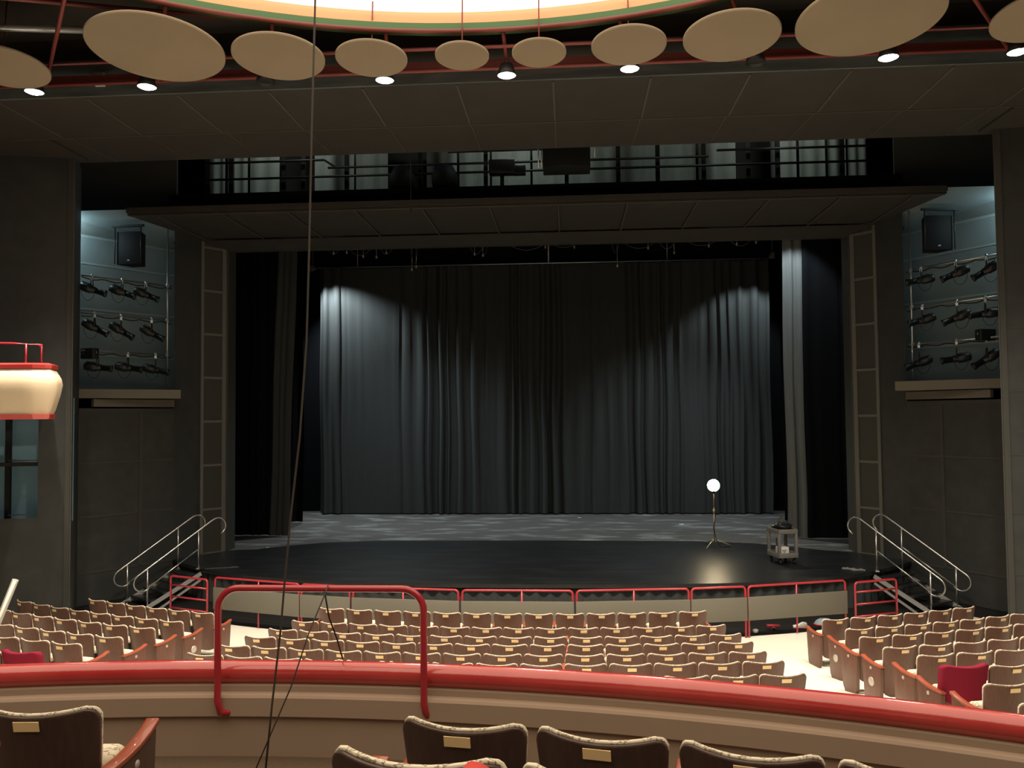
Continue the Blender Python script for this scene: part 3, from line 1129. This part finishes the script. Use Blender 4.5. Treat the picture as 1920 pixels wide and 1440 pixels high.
SPM = spot_meshes()
PLIST = {
    'left': [[(-10.3, 18.83, 7.43, -18), (-9.9, 19.44, 7.45, -20), (-9.57, 19.95, 7.46, -22)],
             [(-10.26, 18.89, 6.52, -28), (-9.91, 19.43, 6.5, -32), (-9.48, 20.09, 6.5, -28)],
             [(-10.22, 18.96, 5.58, -6), (-9.81, 19.58, 5.6, -8), (-9.42, 20.18, 5.58, -12)]],
    'right': [[(9.4, 20.22, 7.48, -6), (9.87, 19.49, 7.5, -22), (10.26, 18.89, 7.46, -30)],
              [(9.4, 20.21, 6.52, -14), (9.87, 19.49, 6.49, -22), (10.23, 18.94, 6.5, -5)],
              [(9.34, 20.31, 5.51, -20), (9.85, 19.52, 5.55, -8), (10.23, 18.94, 5.5, -32)]]}
rowname = ['top', 'middle', 'bottom']
for side, s in (('left', -1), ('right', 1)):
    for r, row in enumerate(PLIST[side]):
        zp = [7.75, 6.86, 5.97][r] if s < 0 else [7.78, 6.86, 5.97][r]
        # pipe with drooping cable
        tp = thing('lighting_pipe', 'horizontal steel pipe, %s one in the %s lighting alcove' % (rowname[r], side), 'lighting pipe', (0, 0, 0), 0, 'alcove lighting pipes')
        a = Vector((10.46 * s, 18.66, zp))
        b = Vector((9.2 * s, 20.56, zp))
        link('pipe', MB().tube([a, b], .022, 8).mesh('pipe', M['steel'] if s > 0 else M['fixture_grey']), tp)
        rnd = random.Random(r + 5 * (s + 2))
        pts = []
        for k in range(25):
            q = a.lerp(b, k / 24)
            pts.append((q.x, q.y, q.z - .035 - .05 * abs(math.sin(k * .55 + r)) + rnd.uniform(-.006, .006)))
        link('cable', MB().tube(pts, .014, 6).mesh('cable', M['cable_black']), tp)
        names = ['nearest the tower', 'middle of the row', 'nearest the stage'] if s < 0 else ['nearest the stage', 'middle of the row', 'nearest the tower']
        for k, (x, y, z, pit) in enumerate(row):
            t = thing('stage_spotlight', 'black stage spotlight on the %s alcove\'s %s pipe, %s' % (side, rowname[r], names[k]), 'spotlight', (x, y, z), 0, 'alcove spotlights')
            az = math.atan2(.42, -s * 1.0) - PI / 2 + rnd.uniform(-.06, .06)
            rot = (math.radians(pit), 0, az)
            dz = zp - z
            o = link('body', SPM[0], t)
            o.rotation_euler = rot
            lt = link('lens_tube', SPM[1], t)
            lt.rotation_euler = rot
            ln = link('lens', SPM[2], t)
            ln.rotation_euler = rot
            o = link('yoke', SPM[3], t)
            o.rotation_euler = (0, 0, az)
            o = link('clamp', SPM[4], t)
            o.rotation_euler = (0, 0, az)
            o.location = (0, 0, dz - .34)
            # safety cable loop
            cs, sn = math.cos(az), math.sin(az)
            pts = [(-.3 * -sn * math.cos(q) * .5 - sn * -.1, .3 * cs * -.5 * math.cos(q) + .0, -.16 - .1 * math.sin(q) + .16 * (1 - math.sin(q))) for q in [PI * j / 10 for j in range(11)]]
            link('power_cord', MB().tube(pts, .006, 5).mesh('power_cord', M['cable_black']), t)
    # vertical pole at the stage end
    tp = thing('lighting_pole', 'vertical steel pole at the stage end of the %s alcove' % side, 'pole', (9.24 * s, 20.42, 5.05))
    link('tube', MB().tube([(0, 0, 0), (0, 0, 4.35)], .025, 8).mesh('tube', M['steel']), tp)
    for z in (.92, 1.81, 2.7):
        link('coupler', MB().box((0, 0, z), (.07, .07, .08)).mesh('coupler', M['clamp'], .005), tp)
    # flood box
    fx = (-10.32, 18.8, 5.9) if s < 0 else (10.22, 18.95, 6.03)
    t = thing('flood_light', 'square black flood light on the bottom pipe of the %s alcove' % side, 'flood light', fx, .3 * s)
    link('housing', MB().box((0, 0, .0), (.4, .18, .25)).mesh('housing', M['fixture'], .015), t)
    link('bracket', MB().tube([(-.21, 0, 0), (-.21, 0, .05), (.21, 0, .05), (.21, 0, 0)], .01, 6).mesh('bracket', M['clamp']), t)
    # speaker
    sx = (-9.74, 19.69, 8.57) if s < 0 else (9.6, 19.93, 8.53)
    t = thing('loudspeaker', 'black loudspeaker hanging in a steel frame in the %s alcove' % side, 'speaker', sx, .1 * s)
    mb = MB().prism([(-.32, -.22), (.32, -.22), (.18, .2), (-.18, .2)], -.43, .38)
    link('cabinet', mb.mesh('cabinet', M['speaker'], .012), t)
    mb = MB()
    for q in (-1, 1):
        mb.tube([(q * .35, -.25, -.42), (q * .35, -.25, .5)], .014, 6)
    mb.box((0, -.25, .51), (.84, .07, .05))
    mb.tube([(-.35, -.22, .48), (0, -.1, .4), (.35, -.22, .48)], .006, 5)
    link('hanging_frame', mb.mesh('hanging_frame', M['fixture']), t)
    link('badge', MB().box((.0, -.225, -.33), (.06, .01, .03)).mesh('badge', M['clamp']), t)
    # cool alcove lamp tucked behind the tower edge
    lx = (11.15 * s, 19.0, 9.05)
    t = thing('alcove_lamp', 'cool wall lamp tucked behind the tower edge in the %s alcove' % side, 'lamp', lx)
    link('housing', MB().lathe([(.02, .1), (.07, .06), (.09, 0)], 12).mesh('housing', M['fixture_grey']), t)
    point_light('lamp', (lx[0], lx[1], lx[2] - .08), ALCOVE_W, (.72, .95, 1.0), .08, t)

# lit windows behind the mesh of the left tower
for s in (-1,):
    mb = MB()
    p0, p1 = Vector((-9.5, 16.9)), Vector((-12.1, 16.3))
    wallquad(mb, p0, p1, 2.2, 4.8)
    struct('window_1', mb, M['window_blue'], 'dim blue-lit window behind the mesh of the left tower')
    mb = MB()
    u = (p1 - p0).normalized()
    for f in (.0, .9, 1.8):
        q = Vector((-9.72, 16.6)) + (Vector((-11.8, 16.1)) - Vector((-9.72, 16.6))) * (f / 2.15)
        mb.box((q.x, q.y, 3.5), (.1, .08, 2.6))
    mb.bar((-9.6, 16.6, 3.42), (-12, 16.05, 3.42), .08, .08)
    struct('trim_9', mb, M['can_black'], 'dark cross bars in front of the left tower window')
    tw = thing('window_lamp', 'cool lamp in the room behind the left tower window', 'lamp', (-10.6, 15.9 + .5, 4.75))
    link('housing', MB().box((0, 0, .02), (.3, .05, .04)).mesh('housing', M['fixture_grey']), tw)
    point_light('lamp', (-10.6, 16.38, 4.6), 3, (.6, .95, 1), .05, tw)

# ================================================================== CEILING DISCS, TRUSS, DOWNLIGHTS
discs = [(-7.4, 11.6, 1.3), (-4.82, 11.22, 1.87), (-3.19, 11.65, 1.33), (-1.85, 11.82, 1.05), (-.51, 11.85, .79),
         (.62, 11.85, .79), (1.91, 11.72, 1.07), (3.33, 11.57, 1.34), (5.08, 11.2, 1.9), (7.42, 11.3, 1.35)]
dn = ['outermost left', 'second from left, the largest on that side', 'third from left', 'fourth from left', 'small, just left of centre', 'small, just right of centre',
      'fourth from right', 'third from right', 'second from right, the largest on that side', 'outermost right']
for i, (x, y, dia) in enumerate(discs):
    t = thing('ceiling_disc', 'beige acoustic disc below the ring, ' + dn[i], 'acoustic disc', (x, y, 9.6), 0, 'round acoustic discs', rot=(math.radians(-5), 0, 0))
    r = dia / 2
    mb = MB().lathe([(r - .012, -.015), (r, -.005), (r, .025), (r - .02, .03)], 56)
    link('panel', mb.mesh('panel', M['disc']), t)
    link('hanger', MB().tube([(0, 0, .02), (0, 0, 1.1)], .012, 6).mesh('hanger', M['red_pipe']), t)
t = thing('ceiling_truss', 'red painted pipe truss running around the ceiling behind the discs', 'truss', (0, 0, 0))
for (y, z, r) in ((12.15, 9.86, .026), (12.66, 9.75, .03)):
    link('chord', MB().tube([(-13, y, z), (13, y, z)], r, 8).mesh('chord', M['red_pipe']), t)
mb = MB().box((0, 12.75, 9.86), (26, .05, .12))
o = link('channel', mb.mesh('channel', M['red_pipe']), t)
for k in range(-4, 5):
    x = .1 + 1.88 * k
    ang = math.atan2(12.6 - RC[1], x - RC[0])
    p = (RC[0] + 8.5 * math.cos(ang), RC[1] + 8.5 * math.sin(ang), 10.02)
    link('strut', MB().tube([(x, 12.66, 9.75), p], .03, 8).mesh('strut', M['red_pipe']), t)
for (a, b) in (((-13, 9.2, 10.3), (-3.6, 11.8, 10.25)), ((3.6, 11.8, 10.25), (13, 9.2, 10.3))):
    link('brace', MB().tube([a, b], .035, 8).mesh('brace', M['red_pipe']), t)
for (a, b, r, lab) in (((-13.0, 7.5, 9.9), (-4.6, 11.0, 10.35), .06, 'upper'), ((-13, 9.9, 9.8), (-6.0, 11.6, 10.1), .05, 'lower')):
    o = link('conduit_pipe', MB().tube([a, b], r, 10).mesh('conduit_pipe', M['duct']))
    tag(o, 'shiny grey pipe under the ceiling at upper left, the %s one' % lab, 'pipe')
o = link('junction_box', MB().box((-6.65, 12.9, 9.92), (.16, .08, .22)).mesh('junction_box', M['alcove_joint'], .006))
tag(o, 'small pale blue junction box behind the truss at left', 'box')
mb = MB()
for i in range(8):
    mb.box((-10.5 + 3 * i, 12.9 + .1, 10.2), (2.2, .06, .3))
o = link('duct', MB().box((0, 12.98, 10.1), (26, .12, .32)).mesh('duct', M['steel_strip'], .01))
tag(o, 'long blue-grey duct behind the red truss', 'duct')

lampx = [(-7.44, 12.41, 1), (-5.57, 12.38, 1), (-3.67, 12.40, 0), (-1.8, 12.47, 1), (.10, 12.46, 1), (1.97, 12.39, 1), (3.83, 12.35, 0), (5.75, 12.34, 1), (7.57, 12.31, 1)]
for i, (x, y, on) in enumerate(lampx):
    t = thing('downlight', '%s round downlight hanging from the red truss, %s from the left' % ('lit' if on else 'unlit black', ORD[i + 1]), 'downlight', (x, y, 9.55), 0, 'downlights along the truss')
    mb = MB()
    mb.lathe([(.03, .2), (.09, .17), (.125, .08), (.15, .0), (.14, -.01), (.13, .03)], 20)
    link('housing', mb.mesh('housing', M['can_black']), t)
    link('stem', MB().tube([(0, 0, .15), (0, .05, .32)], .012, 6).mesh('stem', M['clamp']), t)
    if on:
        mb = MB().lathe([(.138, -.002), (.09, -.025), (.001, -.035)], 20, caps=False)
        o = link('lens', mb.mesh('lens', M['lens']), t)
        tag(o, 'glowing lens')
        l = bpy.data.lights.new('lamp', 'SPOT')
        l.energy = DOWN_W
        l.color = (1, .87, .7)
        l.spot_size = math.radians(118)
        l.spot_blend = 1
        l.shadow_soft_size = .1
        o = bpy.data.objects.new('lamp', l)
        COL.objects.link(o)
        o.parent = t
        o.location = (0, 0, -.05)

# ================================================================== SIDE BALCONY BOX AT LEFT
t = thing('side_balcony', 'curved cream box balcony with red cap jutting in at far left', 'balcony', (0, 0, 0))
path = []
pc = [(-13.5, 12.6), (-9.4, 12.85), (-8.3, 12.95), (-7.8, 13.02), (-7.62, 13.15), (-7.75, 13.5), (-8.8, 14.9), (-9.6, 16.0)]
pp = []
for i in range(len(pc) - 1):
    for k in range(4):
        f = k / 4
        pp.append((pc[i][0] * (1 - f) + pc[i + 1][0] * f, pc[i][1] * (1 - f) + pc[i + 1][1] * f))
pp.append(pc[-1])


def with_normals(pp, flip=1):
    out = []
    for i, (x, y) in enumerate(pp):
        a = pp[max(0, i - 1)]
        b = pp[min(len(pp) - 1, i + 1)]
        d = Vector((b[0] - a[0], b[1] - a[1])).normalized()
        out.append((x, y, d.y * flip, -d.x * flip))
    return out


pn = with_normals(pp)
mb = MB().sweep([(.0, 4.42), (.03, 4.5), (.10, 4.75), (.13, 4.92), (.11, 5.02), (.02, 5.18), (-.12, 5.18), (-.12, 4.42), (.0, 4.42)], pn, smooth=True)
link('front_panel', mb.mesh('front_panel', M['cream']), t)
mb = MB().sweep([(-.14, 5.18), (.05, 5.18), (.06, 5.24), (.0, 5.27), (-.14, 5.27), (-.14, 5.18)], pn)
o = link('cap', mb.mesh('cap', M['red_cap']), t)
mb = MB().sweep([(-.12, 4.34), (.01, 4.34), (.03, 4.42), (-.12, 4.42), (-.12, 4.34)], pn)
o = link('base_trim', mb.mesh('base_trim', M['red_cap']), t)
# guard rail
mb = MB()
mb.tube([(-13, 12.75, 5.62), (-9.2, 12.95, 5.62), (-8.2, 13.05, 5.6), (-7.8, 13.2, 5.58), (-8.7, 14.6, 5.58)], .018, 8)
link('guard_rail', mb.mesh('guard_rail', M['red_rail']), t)
for (x, y) in ((-9.2, 12.95), (-8.5, 13.02), (-8.0, 13.12), (-7.82, 13.25)):
    link('rail_post', MB().tube([(x, y, 5.26), (x, y, 5.6)], .014, 8).mesh('rail_post', M['red_rail']), t)
mb = MB().prism([(-13.5, 12.75), (-8.3, 13.1), (-7.85, 13.3), (-8.9, 14.9), (-9.7, 16), (-13.5, 16)], 4.36, 4.42)
link('floor_slab', mb.mesh('floor_slab', M['dark']), t)

# pale pole at lower left
mb = MB().tube([(-5.26, 9.0, 2.52), (-5.75, 8.9, 1.2), (-5.78, 8.9, .85)], .035, 10)
tag(link('aisle_handrail', mb.mesh('aisle_handrail', M['silver'])), 'slanted pale metal handrail end at the far left edge', 'handrail')


# ================================================================== THEATRE SEATS
def shell(y0, y1, grow=0, ztop=.86, zbot=.17, m=None, name='shell', curve=.085, wt=.257, wb=.205):
    """curved seat back between local offsets y0 (rear) and y1 (front)"""
    zs = [0, .03, .07, .13, .25, .4, .55, .7, .8, .88, .93, .965, .985, 1]
    us = [-1, -.97, -.9, -.75, -.55, -.3, 0, .3, .55, .75, .9, .97, 1]
    zt, zb = ztop + grow, zbot - grow

    def P(u, t_, off):
        z = zb + (zt - zb) * t_
        w = wb + (wt - wb) * min(1, max(0, (z - zbot) / (ztop - zbot))) + grow
        rc = .055
        dz = zt - z
        if dz < rc:
            w -= rc - math.sqrt(max(0, rc * rc - (rc - dz) ** 2))
        dz = z - zb
        if dz < .09:
            w -= (.09 - math.sqrt(max(0, .09 ** 2 - (.09 - dz) ** 2))) * .9
        rec = .06 - .15 * (z - .17) / .69
        zz = z - .012 * (1 - u * u) * max(0, (t_ - .8) / .2)
        return (u * w, rec + curve * (u * u) * (w / .25) ** 2 - .02 + off, zz)
    nu, nz = len(us), len(zs)
    vs = [P(u, t_, y0) for t_ in zs for u in us] + [P(u, t_, y1) for t_ in zs for u in us]
    N = nu * nz
    fs = []
    for i in range(nz - 1):
        for j in range(nu - 1):
            a = i * nu + j
            fs.append((a, a + 1, a + nu + 1, a + nu))
            fs.append((N + a, N + a + nu, N + a + nu + 1, N + a + 1))
    for j in range(nu - 1):
        fs.append((j, N + j, N + j + 1, j + 1))
        a = (nz - 1) * nu + j
        fs.append((a, a + 1, N + a + 1, N + a))
    for i in range(nz - 1):
        a = i * nu
        fs.append((a, a + nu, N + a + nu, N + a))
        a = i * nu + nu - 1
        fs.append((a, N + a, N + a + nu, a + nu))
    mb = MB().add(vs, fs, True)
    me = mb.mesh(name, m)
    return me


S_shell = shell(-.006, .012, m=M['wood_back'], name='back_shell')
S_pad = shell(.012, .03, grow=.0, ztop=.868, zbot=.26, m=M['fabric'], name='back_cushion')
S_cover = shell(-.012, .075, grow=.016, ztop=.87, zbot=.48, m=M['red_cloth'], name='slip_cover', wt=.259, wb=.235)
mb = MB().prism([(.10, .22), (.20, .19), (.27, .40), (.25, .60), (.19, .63), (.13, .6)], -.25, .25, axis='x')
S_seat = mb.mesh('seat_cushion', M['fabric'], .03, 3)
S_plate = MB().box((0, -.1115, .812), (.105, .004, .042), (.21, 0, 0)).mesh('name_plate', M['plaque'])
for p in S_plate.polygons:
    pass


def arm_mesh():
    prof = [(-.03, .602), (.1, .60), (.22, .606), (.33, .625), (.42, .655)]
    mb = MB()
    vs = []
    for y, z in prof:
        for (dx, dz) in ((-.032, -.026), (.032, -.026), (.032, 0), (-.032, 0)):
            vs.append((dx, y, z + dz))
    k = len(prof)
    fs = [(0, 1, 2, 3), tuple(range(4 * k - 4, 4 * k))[::-1]]
    for i in range(k - 1):
        for j in range(4):
            j2 = (j + 1) % 4
            fs.append((i * 4 + j, i * 4 + j2, i * 4 + 4 + j2, i * 4 + 4 + j))
    mb.add(vs, fs)
    return mb.mesh('armrest', M['wood_arm'], .007, 2)


S_arm = arm_mesh()
mb = MB().prism([(.16, .565), (.34, .575), (.42, .60), (.42, .62), (.33, .60), (.16, .59)], -.025, .025, axis='x')
S_mid = mb.mesh('armrest', M['wood_arm'], .005, 2)
mb = MB().prism([(.0, .575), (.05, .2), (.12, -.03), (.26, -.03), (.2, .2), (.28, .585)], -.014, .014, axis='x')
mb.box((0, .18, -.01), (.05, .26, .03))
S_leg = mb.mesh('support_leg', M['fixture'])
S_shell_dark = shell(-.006, .012, m=M['wood_dark'], name='back_shell')
S_cover_bright = shell(-.012, .075, grow=.016, ztop=.87, zbot=.48, m=M['red_cloth_bright'], name='slip_cover', wt=.259, wb=.235)
mb = MB().prism([(-.02, .575), (.01, .1), (.07, -.02), (.3, -.02), (.36, .08), (.40, .62), (.28, .59), (.1, .574)], -.026, .026, axis='x')
S_end = mb.mesh('end_panel', M['wood_back'], .006, 2)
S_end_dark = mb.mesh('end_panel', M['wood_dark'], .006, 2)


def medal(s):
    mt = Matrix.Translation((s * .026, .19, .35)) @ Matrix.Rotation(PI / 2 * s, 4, 'Y')
    mb = MB().lathe([(.062, 0), (.062, .006), (.05, .012), (.001, .014)], 20, mt)
    return mb.mesh('medallion', M['medal'])


def medal2(s):
    mt = Matrix.Translation((s * .026, .2, .53)) @ Matrix.Rotation(PI / 2 * s, 4, 'Y')
    mb = MB().lathe([(.022, 0), (.022, .004), (.001, .006)], 14, mt)
    return mb.mesh('number_disc', M['medal'])


S_med = {-1: medal(-1), 1: medal(1)}
S_num = {-1: medal2(-1), 1: medal2(1)}


def seat(loc, rz, label, group, ends=(), med=False, plate=True, cover=False, rightarm=True, dark=False):
    t = thing('theatre_seat', label, 'seat', loc, rz, group)
    link('back_shell', S_shell_dark if dark else S_shell, t)
    link('back_cushion', S_pad, t)
    link('seat_cushion', S_seat, t)
    if plate:
        o = link('name_plate', S_plate, t)
    if 1 not in ends and rightarm:
        o = link('armrest', S_mid, t, (.27, 0, 0))
        o = link('support_leg', S_leg, t, (.27, 0, 0))
    for e in ends:
        p = link('end_panel', S_end_dark if dark else S_end, t, (.285 * e, 0, 0))
        link('armrest', S_arm, t, (.285 * e, 0, .005))
        if med:
            link('medallion', S_med[e], p)
        link('number_disc', S_num[e], p)
    if cover:
        o = link('slip_cover', S_cover_bright if dark else S_cover, t)
        tag(o, 'red cloth cover over the back')
    return t


def place_arc(R, th, h, c=HC, sgn=1):
    return (c[0] + R * math.sin(th), c[1] - sgn * R * math.cos(th), h)


ROWN = ['front', 'second', 'third', 'fourth', 'fifth', 'sixth', 'seventh', 'eighth']
Crows = [(18.69, 0.0, -.197, .1834, 13), (19.6, 0.0, -.1979, .183, 14), (20.57, .09, -.1911, .1774, 14), (21.56, .24, -.1814, .1673, 14), (22.48, .365, -.1752, .1591, 14),
         (23.48, .535, -.165, .151, 14), (24.5, .70, -.1538, .1431, 14)]
for k, (R, h, t0, t1, n) in enumerate(Crows):
    for i in range(n):
        if k == 6 and i < 11:
            continue
        th = t0 + (t1 - t0) * (i + .5) / n
        ends = ()
        if i == 0:
            ends = (-1,)
        if i == n - 1:
            ends = (1,)
        lab = 'brown theatre seat, centre block, %s row from the pit rail, %s from the %s' % (
            ROWN[k], ORD[i + 1] if i < (n + 1) // 2 else ORD[n - i], 'left' if i < (n + 1) // 2 else 'right')
        seat(place_arc(R, th, h - (.03 if k == 1 else .012)), th, lab, 'centre block seats', ends, med=(k % 2 == 1))
RRs = [19.6, 20.57, 21.56, 22.48, 23.48, 24.5, 25.5, 26.4]
HHs = [.0, .09, .245, .355, .54, .705, .865, 1.0]
Lrows = [(-.2784, 6), (-.2696, 8), (-.2548, 7), (-.2434, 5), (-.2322, 4), (-.2179, 4)]
for k, (te, n) in enumerate(Lrows):
    R = RRs[k]
    for i in range(n):
        if k == 5 and i == 0:
            extra = True
        th = te - (i + .5) * .541 / R
        cover = (k == 5 and i == 0)
        lab = 'brown theatre seat, left block, %s row, %s from the aisle' % (ROWN[k], ORD[i + 1])
        if cover:
            lab = 'theatre seat with a red cloth cover in the left block behind the parapet'
        seat(place_arc(R, th, HHs[k] - .012), th, lab, 'left block seats', (1,) if i == 0 else (), med=(k % 2 == 1), plate=not cover and not (k == 4 and i == 1), cover=cover)
Rrows = [(.2698, 6), (.26, 7), (.241, 7), (.2304, 6), (.2219, 4), (.2063, 3), (.1948, 2), (.182, 2)]
for k, (te, n) in enumerate(Rrows):
    R = RRs[k]
    for i in range(n):
        th = te + (i + .5) * .541 / R
        cover = (k == 5 and i == 0)
        lab = 'brown theatre seat, right block, %s row, %s from the aisle' % (ROWN[k], ORD[i + 1])
        if cover:
            lab = 'theatre seat with a dark red cloth cover, right block, beside the aisle'
        seat(place_arc(R, th, HHs[k] - .03), th, lab, 'right block seats', (-1,) if i == 0 else (), med=(k % 2 == 1),
             plate=not cover and not (k == 3 and i in (2, 3)) and not (k == 4 and i == 2), cover=cover)

# ================================================================== BALCONY: PARAPET, FLOOR, HOOP, FRONT SEATS
BC = (-.7, -5.4)
bp = [(BC[0] + 10.5 * math.sin(a), BC[1] + 10.5 * math.cos(a), -math.sin(a), -math.cos(a)) for a in [(-.62 + 1.24 * i / 64) for i in range(65)]]
# offset positive = towards the camera
mb = MB()
mb.sweep([(.0, 2.7), (.055, 2.665), (.055, 2.63), (.105, 2.625), (.115, 2.61), (.115, 2.5), (.09, 2.49), (.08, 2.0), (-.12, 2.0), (-.12, 2.7), (.0, 2.7)], bp)
struct('trim_10', mb, [M['parapet']], 'beige moulded balcony parapet wall')
mb = MB()
pts = [(x, y, 2.735) for x, y, a, b in bp]
mb.tube(pts, .07, 20)
o = link('parapet_rail', mb.mesh('parapet_rail', M['red_cap']))
tag(o, 'thick glossy red rounded rail along the top of the balcony parapet', 'railing')
mb = MB()


def ring_floor(mb, r0, r1, z):
    a0, a1, n = -.9, .95, 48
    vs = []
    for i in range(n + 1):
        a = a0 + (a1 - a0) * i / n
        for r in (r0, r1):
            vs.append((BC[0] + r * math.sin(a), BC[1] + r * math.cos(a), z))
    mb.add(vs, [(i * 2, i * 2 + 1, i * 2 + 3, i * 2 + 2) for i in range(n)])
    vs2 = []
    for i in range(n + 1):
        a = a0 + (a1 - a0) * i / n
        vs2 += [(BC[0] + r1 * math.sin(a), BC[1] + r1 * math.cos(a), z), (BC[0] + r1 * math.sin(a), BC[1] + r1 * math.cos(a), z - .27)]
    mb.add(vs2, [(i * 2, i * 2 + 1, i * 2 + 3, i * 2 + 2) for i in range(n)])


ring_floor(mb, 8.35, 10.6, 2.25)
ring_floor(mb, 7.35, 8.36, 2.52)
ring_floor(mb, 6.4, 7.36, 2.79)
ring_floor(mb, 1.0, 6.41, 3.06)
struct('floor_balcony', mb, M['balcony_floor'], 'stepped balcony floor with dark carpet')

# guard hoop over the parapet at the aisle end
t = thing('guard_hoop', 'red tubular guard hoop standing over the parapet at the aisle', 'railing', (0, 0, 0))
x0, x1, yh = -1.15, .115, 4.95
pts = [(x0 + .06, yh + .07, 2.55), (x0 + .05, yh + .03, 2.52), (x0 + .02, yh, 2.53), (x0, yh, 2.6), (x0, yh, 2.8), (x0, yh, 3.15)]
for k in range(1, 8):
    an = k / 8 * PI / 2
    pts.append((x0 + .13 * (1 - math.cos(an)), yh, 3.15 + .13 * math.sin(an)))
pts += [(x0 + .13, yh, 3.28), (x1 - .13, yh, 3.28)]
for k in range(1, 8):
    an = k / 8 * PI / 2
    pts.append((x1 - .13 + .13 * math.sin(an), yh, 3.28 - .13 * (1 - math.cos(an))))
pts += [(x1, yh, 3.15), (x1, yh, 2.8), (x1, yh, 2.6), (x1 + .01, yh, 2.55), (x1 + .03, yh + .03, 2.5), (x1 + .04, yh + .08, 2.51)]
link('tube', MB().tube(pts, .021, 10).mesh('tube', M['red_rail']), t)
for x in (x0 + .06, x1 + .04):
    link('wall_flange', MB().box((x, yh + .09, 2.55), (.05, .015, .07)).mesh('wall_flange', M['red_rail'], .004), t)

# thin cables hanging in front of the parapet
c1 = [(-.45, 4.7, 10.6), (-.46, 4.7, 8.5), (-.47, 4.7, 6.78), (-.49, 4.7, 6.01), (-.505, 4.7, 5.3), (-.52, 4.7, 4.76), (-.56, 4.7, 4.2), (-.61, 4.7, 3.77), (-.645, 4.7, 3.4), (-.67, 4.7, 3.1), (-.72, 4.7, 2.67), (-.76, 4.7, 2.27)]
o = link('hanging_cable', MB().tube(c1, .006, 6).mesh('hanging_cable', M['cable']))
tag(o, 'long brown cord hanging from the ceiling down past the parapet', 'cord')
c2 = [(-.46, 4.93, 3.31), (-.47, 4.9, 3.26), (-.52, 4.75, 3.07), (-.61, 4.7, 2.77), (-.72, 4.7, 2.52), (-.83, 4.7, 2.27)]
o = link('hanging_cable', MB().tube(c2, .0045, 6).mesh('hanging_cable', M['cable']))
tag(o, 'thin cord slanting down from the red hoop to the balcony floor', 'cord')
c3 = [(-.49, 4.95, 3.27), (-.47, 4.98, 3.1), (-.44, 5.05, 2.95), (-.42, 5.1, 2.82)]
o = link('hanging_cable', MB().tube(c3, .005, 6).mesh('hanging_cable', M['cable_black']))
tag(o, 'short black cord between the red hoop and the parapet rail', 'cord')


def bseat(R, th, z, label, **kw):
    loc = (BC[0] + R * math.sin(th), BC[1] + R * math.cos(th), z)
    return seat(loc, -th, label, 'balcony seats', dark=True, **kw)


def ths(x, y):
    return math.atan2(x - BC[0], y - BC[1])


R1 = 8.80
t_a0 = ths(.30, 3.33)
step = .545 / 8.8
balc = ['first', 'second', 'third', 'fourth']
for i in range(4):
    bseat(R1, t_a0 + (i + .5) * step, 2.25, 'dark brown theatre seat at the parapet, %s seat right of the aisle' % balc[i], ends=(-1,) if i == 0 else ())
t_g = ths(-.955, 3.34)
for i in range(1):
    bseat(R1, t_g - (i + .5) * step, 2.25, 'dark brown theatre seat at the parapet, left of the aisle', ends=(1,))
R2 = 7.82
t_e0 = math.atan2(.30 + .7, 2.35 + 5.4)
st2 = .545 / 7.82
bseat(R2, t_e0 + .5 * st2, 2.52, 'dark brown theatre seat in the second balcony row, nearest the aisle on its right', ends=(-1,))
bseat(R2, t_e0 + 1.5 * st2, 2.52, 'dark brown theatre seat in the second balcony row, second right of the aisle')
bseat(R2, math.atan2(-1.03 + .7, 2.42 + 5.4) - .5 * st2, 2.52, 'theatre seat left of the aisle with only its red-brown armrest showing', ends=(1,))
R3 = 6.86
bseat(7.05, .2495, 2.796, 'seat with a bright red cloth cover at the bottom edge of the view', plate=False, cover=True)
